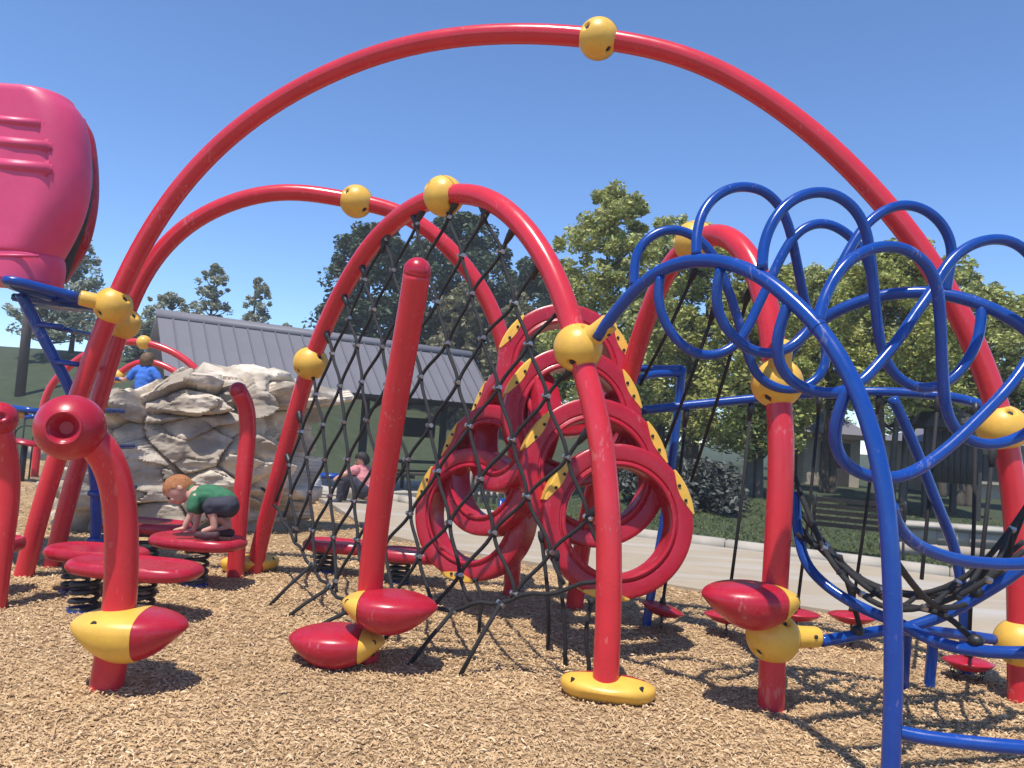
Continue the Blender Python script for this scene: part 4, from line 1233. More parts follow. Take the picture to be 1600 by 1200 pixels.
def rings():
    c0 = P(850, 940, 5.6)
    t = thing('ring_climber', 'climber of overlapping red plastic rings joined by yellow clamps', 'ring climber', (c0.x, c0.y, 0))
    # (u, v, outer radius px, depth, yaw, pitch)
    right = [(962, 813, 121, 5.05, 14, 6), (926, 738, 118, 5.25, 14, 8), (892, 652, 112, 5.5, 12, 8), (880, 580, 108, 5.75, 6, 8)]
    left = [(742, 803, 104, 5.85, -32, 4), (768, 735, 104, 5.8, -46, 6), (800, 668, 106, 5.7, -58, 8)]
    for kk, (u, v, rp, y, yaw, pit) in enumerate(right + left):
        c = P(u, v, y)
        Ro = rp / FPX * y * .97
        tc_ = (CAMP - c); tc_.z = 0; tc_.normalize()
        ax = Matrix.Rotation(math.radians(yaw), 3, 'Z') @ tc_
        ax = (ax + Vector((0, 0, math.tan(math.radians(pit))))).normalized()
        o, fr = ring_part(t, c, ax, Ro, Ro * .70, .20)
        # in the frame: x = up x axis -> horizontal, y ~ up
        angs = tuple(math.radians(q) for q in ((26, 150, 262) if kk == 0 else (28, 148) if kk < 4 else (158, 266) if kk == 4 else (155,)))
        for a in angs:
            ring_clamp(o, fr, a, Ro, Ro * .70, .20)
rings()

# ---------------------------------------------------------------- blue squiggle climber
bC1 = net_cv[nearest(net_cv, PL(905, 550, fA, fB))]
bC2 = rgt_cv[nearest(rgt_cv, PL(1213, 603, fC, fC2))]
foot1 = Vector((P(1395, 1100, 2.95).x, 2.95, 0))
foot2 = Vector((3.1, 3.55, 0))
def arch1(u, v): return PL(u, v, Vector((bC1.x, bC1.y, 0)), foot1)
def arch2(u, v): return PL(u, v, Vector((bC2.x, bC2.y, 0)), foot2)
sq = thing('squiggle_climber', 'blue climber of two curved rails joined by looping bars', 'climber', (foot1.x, foot1.y, 0))
c1 = smooth_curve([arch1(932, 527), arch1(985, 460), arch1(1040, 418), arch1(1105, 406), arch1(1175, 424), arch1(1230, 463), arch1(1285, 518), arch1(1332, 595), arch1(1365, 685), arch1(1385, 790), arch1(1394, 920), arch1(1396, 1060), Vector((foot1.x, foot1.y, -.2))], 100, 8)
MB().tube(c1, .0345, n=20).build('near_rail', MT['blue'], sq)
j = nearest(c1, arch1(1282, 512))
MB().lathe([(.034, -.012), (.0385, -.010), (.0385, .010), (.034, .012)], frame_z(c1[j], c1[j + 1] - c1[j - 1]), n=24).build('rail_joint', MT['blue'], sq, sharp=40)
c2 = smooth_curve([arch2(1216, 578), arch2(1250, 527), arch2(1300, 489), arch2(1370, 463), arch2(1440, 456), arch2(1510, 467), arch2(1600, 510), arch2(1690, 610), arch2(1745, 740), arch2(1770, 900), Vector((foot2.x, foot2.y, -.2))], 100, 8)
MB().tube(c2, .0325, n=20).build('far_rail', MT['blue'], sq)
def dep1(u, v): return arch1(u, v).y
def dep2(u, v): return arch2(u, v).y
SQ = [
 [(991, 447), (992, 405), (1006, 378), (1032, 361), (1060, 359), (1090, 372), (1113, 397), (1134, 443), (1152, 495), (1166, 545), (1180, 582), (1205, 603), (1235, 609), (1262, 603), (1283, 585), (1291, 565), (1288, 530), (1284, 500)],
 [(1032, 432), (1028, 462), (1036, 498), (1058, 532), (1085, 552), (1112, 556), (1142, 545), (1160, 527), (1182, 483), (1200, 445), (1225, 393), (1242, 368), (1262, 353), (1285, 348), (1312, 357), (1336, 377), (1355, 405), (1363, 440), (1362, 466)],
 [(1088, 399), (1088, 372), (1097, 335), (1115, 310), (1140, 295), (1168, 292), (1195, 300), (1218, 322), (1232, 353), (1245, 410), (1257, 470), (1268, 510)],
 [(1126, 420), (1119, 458), (1123, 492), (1138, 518), (1158, 538), (1180, 550), (1208, 553), (1232, 545), (1258, 522), (1282, 480), (1305, 433), (1330, 385), (1352, 352), (1376, 332), (1405, 320), (1438, 324), (1466, 343), (1484, 372), (1488, 400), (1482, 430), (1478, 458)],
 [(1191, 421), (1191, 398), (1198, 366), (1211, 340), (1230, 318), (1252, 305), (1280, 299), (1308, 305), (1333, 323), (1350, 350), (1358, 385), (1364, 440), (1369, 490), (1376, 540), (1386, 568), (1404, 592), (1428, 605), (1448, 607), (1472, 602), (1494, 586), (1514, 560), (1528, 530), (1533, 500), (1534, 477)],
 [(1278, 505), (1283, 480), (1296, 448), (1315, 418), (1342, 396), (1370, 386), (1395, 384), (1422, 392), (1444, 408), (1460, 433), (1467, 465), (1470, 520), (1473, 590), (1477, 635), (1488, 666), (1510, 686), (1538, 695), (1560, 694), (1585, 686), (1612, 672), (1640, 640), (1650, 590), (1648, 560)],
 [(1325, 604), (1312, 640), (1303, 675), (1307, 706), (1325, 730), (1352, 743), (1382, 748), (1414, 743), (1445, 727), (1490, 692), (1535, 648), (1570, 612), (1602, 570), (1640, 500), (1668, 450), (1700, 420), (1740, 440), (1752, 500)],
 [(1232, 474), (1218, 512), (1213, 548), (1221, 578), (1243, 601), (1275, 613), (1310, 614), (1345, 598), (1362, 580), (1378, 562), (1402, 533), (1432, 488), (1458, 452), (1472, 425), (1492, 400), (1520, 381), (1552, 373), (1580, 376), (1602, 390), (1625, 420), (1640, 470), (1645, 545)],
]
for k, px in enumerate(SQ):
    n = len(px)
    d0, d1 = dep1(*px[0]), dep2(*px[-1])
    if k == 2: d1 = dep2(1285, 500)
    acc = [0]
    for a, b_ in zip(px, px[1:]): acc.append(acc[-1] + math.hypot(a[0] - b_[0], a[1] - b_[1]))
    pts = [P(u, v, d0 + (d1 - d0) * s / acc[-1]) for (u, v), s in zip(px, acc)]
    cv = smooth_curve(pts, 90, 6)
    MB().tube(cv, .0255, n=16).build('loop_bar', MT['blue'], sq)

# ---------------------------------------------------------------- rope cradle in blue hoops (lower right)
cr_base = G(1450, 1072)
cradle = thing('rope_cradle', 'black rope cradle slung between curved blue pipes at lower right', 'rope cradle', (cr_base.x, cr_base.y, 0))
def blue_tube(parent, name, px, r, n=60, sm=5, foot=False):
    pts = [P(*p) for p in px]
    if foot: pts[-1].z = -.2
    cv = smooth_curve(pts, n, sm)
    MB().tube(cv, r, n=16).build(name, MT['blue'], parent)
    return cv
far_rim = blue_tube(cradle, 'lower_rim', [(1243, 770, 4.55), (1245, 820, 4.5), (1259, 880, 4.4), (1287, 912, 4.3), (1328, 940, 4.2), (1381, 965, 4.05), (1412, 976, 3.95), (1444, 996, 3.85), (1490, 1011, 3.75), (1537, 1018, 3.65), (1600, 1020, 3.55), (1680, 1010, 3.5), (1740, 960, 3.5)], .029)
up_rim = blue_tube(cradle, 'upper_rim', [(1392, 790, 3.05), (1402, 820, 3.1), (1425, 846, 3.15), (1458, 863, 3.2), (1495, 874, 3.25), (1540, 880, 3.3), (1600, 880, 3.35), (1680, 860, 3.4)], .026)
blue_tube(cradle, 'cross_rim', [(1415, 982, 3.95), (1475, 961, 3.9), (1537, 927, 3.85), (1581, 899, 3.8), (1640, 850, 3.75), (1700, 780, 3.7)], .029)
bar = blue_tube(cradle, 'straight_bar', [(1283, 1002, 4.24), (1340, 992, 4.3), (1395, 984, 4.36), (1470, 988, 4.48), (1552, 999, 4.62)], .031, sm=2)
blue_tube(cradle, 'low_bar', [(1402, 1143, 2.98), (1440, 1151, 2.95), (1520, 1161, 2.9), (1610, 1169, 2.85), (1720, 1175, 2.8)], .026)
blue_tube(cradle, 'leg', [(1459, 990, 4.75), (1455, 1035, 4.8), (1450, 1074, 4.85)], .032, foot=True)
blue_tube(cradle, 'leg', [(1417, 985, 4.6), (1414, 1030, 4.7), (1411, 1062, 4.85)], .030, foot=True)
blue_tube(cradle, 'leg', [(1395, 622, 4.95), (1430, 700, 5.0), (1465, 790, 5.05), (1492, 860, 5.1), (1505, 940, 5.1), (1512, 1030, 5.15)], .034, foot=True)
def rope_path(parent, px, r=.013, name='rope', n=30):
    cv = smooth_curve([P(*p) for p in px], n, 3)
    MB().tube(cv, r, n=8).build(name, MT['rope'], parent)
    return cv
crop = []
for px in ([(1242, 745, 4.55), (1275, 830, 4.4), (1325, 893, 4.2), (1395, 930, 4.05), (1460, 925, 3.95), (1520, 895, 3.9), (1570, 840, 3.85), (1625, 760, 3.8)],
           [(1243, 790, 4.6), (1290, 850, 4.5), (1345, 905, 4.35), (1420, 928, 4.2), (1490, 925, 4.1), (1560, 905, 4.0), (1640, 870, 3.9)],
           [(1246, 835, 4.45), (1300, 870, 4.25), (1350, 915, 4.05), (1400, 945, 3.9), (1440, 950, 3.8), (1480, 962, 3.75), (1520, 1000, 3.7)],
           [(1250, 770, 4.4), (1300, 880, 4.1), (1360, 940, 3.9), (1405, 955, 3.8), (1460, 945, 3.7), (1530, 915, 3.6), (1600, 860, 3.55)],
           [(1242, 815, 4.65), (1310, 885, 4.55), (1380, 920, 4.45), (1450, 935, 4.35), (1520, 910, 4.3), (1600, 845, 4.2)],
           [(1395, 870, 3.1), (1420, 905, 3.3), (1450, 938, 3.55), (1480, 950, 3.8), (1540, 930, 3.9), (1600, 800, 3.9)]):
    crop.append(rope_path(cradle, px, r=.0145))
for k in range(4, 28, 3):
    a, b_, c = crop[0][k], crop[1][k], crop[3][k]
    MB().tube(spline([c, (c + a) / 2 + Vector((0, 0, -.02)), a, (a + b_) / 2 + Vector((0, 0, -.02)), b_, crop[4][k]], 4), .012, n=7).build('cross_rope', MT['rope'], cradle)
    for q in (a, b_, c):
        MB().tube([q + Vector((-.012, -.008, .003)), q + Vector((.013, -.008, -.003))], .0165, n=8).build('rope_clamp', MT['steel' if k % 2 else 'black'], cradle, sharp=40)
rope_path(cradle, [(1312, 868, 4.2), (1330, 930, 4.22), (1345, 985, 4.3)], r=.015)
for (u, v, y) in ((1340, 985, 4.28), (1470, 952, 3.9), (1525, 925, 3.85), (1525, 1000, 3.68)):
    b = MB(); b.ball(P(u, v, y), .036, 16, 10, scale=(1, 1, .8)); b.build('rope_shackle', MT['black'], cradle)

# ---------------------------------------------------------------- hanging stepping discs on their bar
hang = thing('disc_bridge_bar', 'bent blue overhead bar with frame behind the right red post', 'overhead bar', (1.8, 5.65, 0))
hb = smooth_curve([P(1001, 642, 5.75), P(1060, 635, 5.73), P(1130, 628, 5.7), P(1210, 620, 5.65), P(1290, 614, 5.6), P(1370, 612, 5.5), P(1450, 616, 5.4), P(1505, 624, 5.25), P(1548, 640, 5.0), P(1566, 656, 4.75)], 60, 3)
MB().tube(hb, .034, n=16).build('bar', MT['blue'], hang)
MB().tube([hb[0] + (hb[0] - hb[1]) * 2, hb[0]], .045, n=16).build('collar', MT['yellow'], hang, sharp=40)
MB().tube([P(990, 575, 5.9), P(1030, 577, 5.9), P(1066, 576, 5.9)], .03, n=12).build('frame_rail', MT['blue'], hang)
MB().tube(spline([P(985, 600, 5.7), P(1015, 586, 5.8), P(1065, 583, 5.9)], 6), .03, n=12).build('frame_rail', MT['blue'], hang)
pp = [P(1066, 574, 5.9), P(1055, 680, 5.9), P(1035, 830, 5.85), P(1012, 960, 5.8), P(1009, 985, 5.8)]; pp[-1].z = -.15
MB().tube(smooth_curve(pp, 30, 2), .034, n=14).build('post', MT['blue'], hang)
def disc(label, top, u, v, y, r=.165, tilt=0.0, chain=1):
    c = P(u, v, y)
    t = thing('hanging_disc', label, 'stepping disc', (c.x, c.y, 0), 'red hanging stepping discs')
    prof = [(0, .032), (.35, .030), (.75, .018), (.95, .006), (1.0, 0), (.95, -.008), (.7, -.035), (.35, -.055), (0, -.06)]
    fr = Matrix.Translation(c) @ Matrix.Rotation(tilt, 4, 'Y') @ Matrix.Rotation(-.06, 4, 'X')
    MB().lathe([(a * r, z) for a, z in prof], fr, n=36, closed_prof=False).build('disc', MT['red_plastic'], t)
    top = P(*top)
    MB().tube([top, top.lerp(c, .5) + Vector((.01, 0, 0)), c + Vector((0, 0, .03))], .0125, n=8).build('rope', MT['rope'], t)
    dd = (c - top).normalized()
    MB().tube([top - dd * .02, top + dd * .03, top + dd * .12], [.02, .026, .014], n=8).build('rope_socket', MT['black'], t)
    MB().tube([c + Vector((0, 0, .025)), c + Vector((0, 0, .07))], [.028, .018], n=10).build('rope_boot', MT['black'], t)
    for s in range(chain):
        ox = 0 if chain == 1 else (s - .5) * .2
        ch = MB(); z = c.z - .05; k = 0
        while z > -.03:
            q = Vector((c.x + ox * (1 - .1 * k), c.y, z))
            vs = []
            for i in range(10):
                an = 2 * PI * i / 10
                a = Vector((math.cos(an) * .011, 0, math.sin(an) * .022))
                if k % 2: a = Vector((0, a.x, a.z))
                vs.append(q + a)
            ch.tube(vs, .0042, n=5, closed=True); z -= .034; k += 1
        if ch.v: ch.build('chain', MT['black'], t)
disc('tilted red hanging disc at the left end of the row, near the rings', (1073, 642, 5.73), 1035, 950, 5.72, tilt=.22)
disc('red hanging disc just left of the pod on the right red post', (1174, 632, 5.68), 1136, 961, 5.66)
disc('red hanging disc half hidden behind the right red post', (1281, 622, 5.6), 1245, 958, 5.72)
disc('red hanging disc between right red post and blue upright', (1374, 620, 5.5), 1331, 962, 5.62)
disc('lowest red hanging disc on two chains right of the blue upright', (1525, 634, 5.1), 1513, 1034, 5.0, chain=2, r=.150)
# slack ropes inside the right arch
for k, (a, b_, lab) in enumerate((((1088, 420, 5.1), (1000, 602, 5.75), 'black rope from the yellow ball down to the blue frame'),
                                  ((1118, 480, 5.0), (1038, 700, 5.7), 'second slanting black rope inside the right arch'),
                                  ((1172, 452, 4.7), (1080, 752, 5.7), 'third slanting black rope ending low by the spruce shrub'),
                                  ((1466, 620, 5.35), (1440, 905, 4.9), 'thin upright black rope left of the straight blue bar'),
                                  ((1552, 700, 4.6), (1530, 905, 4.4), 'upright black rope beside the right leg of the largest arch'))):
    A, B = P(*a), P(*b_)
    m = MB(); m.tube([A, A.lerp(B, .5) + Vector((0, 0, -.03)), B], .0125, n=8)
    dd = (B - A).normalized(); m.tube([A, A + dd * .04, A + dd * .12], [.02, .026, .014], n=8)
    tag(m.build('hanging_rope', MT['rope']), lab, 'rope', 'slack ropes in the right arch')

# ---------------------------------------------------------------- slide hood and blue ladder at the left
def slide():
    c = P(40, 300, 6.0)
    t = thing('slide_hood', 'big faded pink red slide hood at the upper left edge', 'slide', (c.x, c.y, 0))
    def shell(name, outline, y0, y1, mat_, rnd, left, ext=0.0, parent=None):
        # outline: (u, v) of the right silhouette from top to bottom, extruded left and in depth with rounded edges
        ym = (y0 + y1) / 2
        right = resample(spline([P(u, v, y1 - rnd) for u, v in outline], 6), 34)
        b = MB(); rows = []
        for p in right:
            z = p.z; xr = p.x; row = []
            ns = 10
            row.append(Vector((left, y0, z)))
            for i in range(8):
                row.append(Vector((left + (xr - rnd - left) * (i + 1) / 9, y0 + .012 * math.sin(i * .9), z)))
            for i in range(ns + 1):
                an = -PI / 2 + (PI / 2) * i / ns
                row.append(Vector((xr - rnd + rnd * math.cos(an), y0 + rnd + rnd * math.sin(an), z)))
            for i in range(ns + 1):
                an = (PI / 2) * i / ns
                row.append(Vector((xr - rnd + rnd * math.cos(an), y1 - rnd + rnd * math.sin(an), z)))
            row.append(Vector((left, y1, z)))
            rows.append(row)
        # round the top and bottom
        ctr = Vector((left, ym, 0))
        m = len(rows[0])
        top, bot = rows[0], rows[-1]
        cap_t = [[Vector((left + (p.x - left) * (1 - .008 * k * k), ym + (p.y - ym) * (1 - .05 * k * k), p.z + .045 * math.sin(k * PI / 6))) for p in top] for k in (1, 2, 3)]
        cap_b = [[Vector((left + (p.x - left) * (1 - .003 * k * k), ym + (p.y - ym) * (1 - .012 * k * k), p.z - .02 * math.sin(k * PI / 6))) for p in bot] for k in (1, 2, 3)]
        rows = cap_t[::-1] + rows + cap_b
        vs = [p for r_ in rows for p in r_]
        fs = [(j * m + i, j * m + i + 1, (j + 1) * m + i + 1, (j + 1) * m + i) for j in range(len(rows) - 1) for i in range(m - 1)]
        fs += [tuple(range(m)), tuple((len(rows) - 1) * m + i for i in range(m - 1, -1, -1))]
        b.add(vs, fs)
        return b.build(name, mat_, parent or t, sharp=60)
    left = P(-160, 300, 6.0).x
    h = shell('hood_shell', [(112, 162), (124, 178), (133, 207), (137, 245), (137, 285), (128, 330), (112, 368), (93, 402)], 5.55, 6.05, MT['pink_plastic'], .24, left)
    shell('lower_shell', [(95, 407), (96, 420), (92, 446)], 5.56, 6.05, MT['pink_plastic'], .24, left)
    shell('far_flange', [(134, 190), (145, 210), (152, 250), (154, 300), (150, 340), (138, 385), (118, 420), (105, 440)], 6.30, 6.42, MT['red_plastic'], .05, left)
    shell('inner_edge', [(130, 200), (140, 225), (145, 280), (140, 330), (120, 390), (104, 435)], 6.055, 6.29, MT['black'], .04, left)
    # moulded ribs on the outer face
    for (v0, v1, u1) in ((176, 196, 68), (209, 232, 79), (243, 268, 80)):
        a, b_ = P(-60, (v0 + v1) / 2, 5.55), P(u1, (v0 + v1) / 2 + 2, 5.55)
        hh = (P(40, v0, 5.7).z - P(40, v1, 5.7).z)
        MB().box(((a.x + b_.x) / 2, 5.56, (a.z + b_.z) / 2), (b_.x - a.x, .05, hh), Matrix.Rotation(.03, 3, 'Y'), bev=.024).build('moulded_rib', MT['pink_plastic'], h)
    a, b_ = P(-60, 398, 5.56), P(60, 400, 5.56)
    MB().tube([Vector((a.x, 5.56, a.z)), Vector((b_.x, 5.56, b_.z))], .012, n=8).build('shell_seam', MT['pink_plastic'], h)
    # blue support bar to the ball and the ladder below
    s = thing('blue_ladder', 'blue slanting ladder and support bar under the slide', 'ladder', (P(110, 600, 6.2).x, 6.2, 0))
    e = bl + (bar_end - bl).normalized() * .25
    MB().tube(spline([e, bar_end, bar_end + Vector((-.06, .1, -.01)), bar_end + Vector((-.08, .8, -.02))], 8), .036, n=16).build('support_bar', MT['blue'], s)
    for off in (0.0, .55):
        pts = [P(32, 458, 5.9 + off), P(66, 525, 6.0 + off), P(105, 600, 6.1 + off), P(132, 670, 6.2 + off), P(147, 735, 6.3 + off), P(150, 800, 6.35 + off), P(149, 850, 6.4 + off)]
        q = pts[-1]; pts.append(Vector((q.x, q.y, -.15)))
        cv = smooth_curve(pts, 50, 3)
        MB().tube(cv, .042, n=14).build('stringer', MT['blue'], s)
    for (u, v, y) in ((72, 508, 5.98), (98, 566, 6.05), (128, 640, 6.18), (146, 700, 6.26), (150, 770, 6.33), (150, 842, 6.4)):
        p = P(u, v, y)
        MB().tube([p + Vector((-.02, -.06, 0)), p + Vector((.02, .62, 0))], .021, n=12).build('rung', MT['blue'], s)
        MB().tube([p + Vector((-.03, -.06, 0)), p + Vector((.16, -.05, -.01))], .019, n=12).build('rung_end', MT['blue'], s)
    P0 = P(60, 470, 6.4); P1_ = P(135, 480, 6.4)
    MB().box((P0 + P1_) / 2, (.55, .5, .06), bev=.01).build('deck_plate', MT['blue'], s)
slide()

# ---------------------------------------------------------------- far play structure at left
def far_structure():
    y = 13.5
    GF = 'distant red arches behind the rock'
    for k, (px, rr, balls, lab) in enumerate((
        ([(62, 668), (75, 610), (108, 572), (150, 545), (190, 534), (225, 535), (262, 546), (300, 570), (330, 610), (345, 670)], .062, ((225, 535), (66, 655)), 'taller distant red arch with yellow ball above the boy'),
        ([(150, 668), (160, 622), (178, 592), (205, 570), (232, 564), (262, 574), (290, 592), (312, 625), (320, 670)], .058, ((184, 588),), 'lower distant red arch just behind the boy in blue'))):
        yy = y + k * .9
        pts = [P(u, v, yy) for u, v in px]
        z = -.1 - .12 * k
        pts = [Vector((pts[0].x, yy, z))] + pts + [Vector((pts[-1].x, yy, z))]
        t = thing('climbing_arch', lab, 'climbing arch', (pts[0].x, yy, 0), GF)
        MB().tube(smooth_curve(pts, 60, 3), rr, n=14).build('pipe', MT['red'], t)
        for (u, v) in balls:
            b = MB(); b.ball(P(u, v, yy), .125, 24, 16); b.build('ball_clamp', MT['yellow'], t)
    a = thing('distant_blue_rail', 'distant blue rail with orange panel at the left edge', 'play panel', (P(30, 640, 13).x, 13, 0))
    MB().tube([P(18, 637, 13), P(62, 643, 13)], .05, n=10).build('rail', MT['blue'], a)
    MB().tube([P(40, 652, 13), P(58, 650, 13)], .04, n=10).build('rail', MT['blue'], a)
    q = P(34, 648, 13.05); MB().box(q, (.22, .04, .12), Matrix.Rotation(.15, 3, 'Y'), bev=.015).build('panel', MT['orange'], a)
    for u in (26, 40, 56):
        p = P(u, 645, 13); MB().tube([p, Vector((p.x, 13, -.1))], .014, n=6).build('rope', MT['rope'], a)
    c = P(42, 680, 13)
    MB().tube([c + Vector((.2 * math.cos(q_), 0, .16 * math.sin(q_))) for q_ in np.linspace(0, 2 * PI, 24, endpoint=False)], .012, n=6, closed=True).build('hoop', MT['rope'], a)
    b = thing('distant_seesaw', 'distant low red plank on the chips at far left', 'play seat', (P(40, 700, 12.6).x, 12.6, 0))
    p, q = P(18, 690, 12.6), P(62, 692, 12.6)
    MB().box((p + q) / 2, (q.x - p.x, .4, .06), Matrix.Rotation(.12, 3, 'Y'), bev=.02).build('plank', MT['red_plastic'], b)
    m = (p + q) / 2; MB().tube([Vector((m.x, m.y, m.z)), Vector((m.x, m.y, -.1))], .04, n=8).build('support', MT['black'], b)
    r = thing('distant_blue_rod', 'thin blue rod held beside the boy in blue', 'rail', (P(170, 590, 12).x, 12, 0))
    MB().tube([P(156, 589, 12), P(190, 593, 12)], .03, n=8).build('rod', MT['blue'], r)
    p = P(158, 589, 12); MB().tube([p, Vector((p.x, 12, -.1))], .03, n=8).build('post', MT['steel'], r)
    # blue/orange post behind rings
    p = P(797, 785, 10.2); z0 = .03
    t = thing('blue_litter_bin', 'slim blue ribbed bin beside the path behind the red rings', 'bin', (p.x, 10.2, z0))
    for i in range(5):
        MB().tube([Vector((p.x - .12 + i * .06, 10.2, z0)), Vector((p.x - .12 + i * .06, 10.2, z0 + .42))], .027, n=8).build('rib', MT['blue'], t)
    MB().box((p.x, 10.28, z0 + .22), (.30, .14, .44), bev=.02).build('body', MT['blue'], t)
    # low red seat and blue bench near the far sitters
    p = P(474, 765, 12.2)
    s = thing('red_spring_seat', 'small red seat on the chips beside the child in blue', 'play seat', (p.x, 12.2, 0))
    MB().box((p.x, 12.2, .16), (.30, .35, .22), bev=.05).build('seat', MT['red_plastic'], s)
    MB().tube([Vector((p.x, 12.2, -.1)), Vector((p.x, 12.2, .08))], .08, n=10).build('support', MT['black'], s)
    a, b_ = P(496, 742, 13.6), P(534, 745, 13.6)
    s = thing('blue_bench', 'blue plank bench on the grass edge between the two far sitters', 'bench', ((a.x + b_.x) / 2, 13.6, 0))
    MB().box((a + b_) / 2, (b_.x - a.x + .2, .3, .09), bev=.02).build('plank', MT['blue'], s)
    for q in (a, b_):
        MB().box((q.x, 13.6, q.z / 2 - .1), (.06, .25, q.z), bev=.01).build('leg', MT['black'], s)
far_structure()

# ============================================================ PEOPLE
def flesh(name, limbs, material, parent, voxel, smooth=4, blobs=()):
    """one continuous skin grown round tapered limbs, then remeshed into a single surface"""
    b = MB()
    for pts, rr in limbs:
        n = len(pts)
        sp = spline(pts, 5) if n > 1 else pts
        r2 = []
        for i in range(len(sp)):
            f = i / (len(sp) - 1) * (n - 1); k = min(int(f), n - 2)
            r2.append(rr[k] + (rr[k + 1] - rr[k]) * (f - k))
        b.tube(sp, r2, n=14)
        b.ball(sp[0], r2[0], 14, 9); b.ball(sp[-1], r2[-1], 14, 9)
    for c, sc, rot in blobs:
        b.ball(c, 1.0, 22, 14, scale=sc, rot=rot)
    o = b.build(name, material, parent)
    m = o.modifiers.new('r', 'REMESH'); m.mode = 'VOXEL'; m.voxel_size = voxel
    s = o.modifiers.new('s', 'SMOOTH'); s.iterations = smooth; s.factor = .5
    dg = bpy.context.evaluated_depsgraph_get()
    ev = o.evaluated_get(dg)
    me = bpy.data.meshes.new_from_object(ev)
    o.modifiers.clear()
    o.data = me
    me.materials.clear(); me.materials.append(material)
    if material.name.split('.')[0] != 'skin':
        for v in me.vertices:
            c = v.co
            k = mnoise.noise(Vector((c.x * 14, c.y * 14, c.z * 22))) + .6 * mnoise.noise(Vector((c.x * 34, c.y * 34, c.z * 20)))
            v.co = c + v.normal * k * voxel * .75
    me.polygons.foreach_set('use_smooth', [True] * len(me.polygons))
    return o

def face_parts(body, c, fwd, up, r, eyes=True):
    side = fwd.cross(up).normalized()
    for s in (-1, 1):
        p = c + fwd * r * .83 + side * s * r * .36 + up * r * .02
        b = MB(); b.ball(p, r * .105, 10, 8); b.build('eye', MT['eye'], body)

def add_strands(hb, hc, R, rad, rule, n, length, width, seed=1):
    """locks of hair lying over the scalp, swept back and down from the crown"""
    rs = random.Random(seed); side, f, upv = R.col[0], R.col[1], R.col[2]
    crown = (upv * .8 - f * .45).normalized(); made = 0
    for _ in range(n * 6):
        if made >= n: break
        u = Vector((rs.gauss(0, 1), rs.gauss(0, 1), rs.gauss(0, 1))).normalized()
        p = side * u.x + f * u.y + upv * u.z
        if not rule(u): continue
        flow = (p - crown * p.dot(crown)); flow = flow.normalized() if flow.length > 1e-3 else f
        t_ = (flow - p * flow.dot(p)).normalized(); t_ = (t_ + p.cross(t_) * rs.uniform(-.5, .5)).normalized()
        b_ = p.cross(t_); L = length * rs.uniform(.6, 1.2); w = width * rs.uniform(.6, 1.2); vs = []
        for k in range(4):
            g = k / 3; q = (p + t_ * L * g / rad[1]).normalized()
            base = hc + side * q.dot(side) * rad[0] + f * q.dot(f) * rad[1] + upv * q.dot(upv) * rad[2] + q * (.002 + .10 * width * 10 * g * g * rs.uniform(.1, .5))
            vs += [base - b_ * w * (1 - .8 * g), base + q * w * .6, base + b_ * w * (1 - .8 * g)]
        fs = [(k * 3 + m, k * 3 + m + 1, k * 3 + m + 4, k * 3 + m + 3) for k in range(3) for m in range(2)]
        hb.add(vs, fs); made += 1

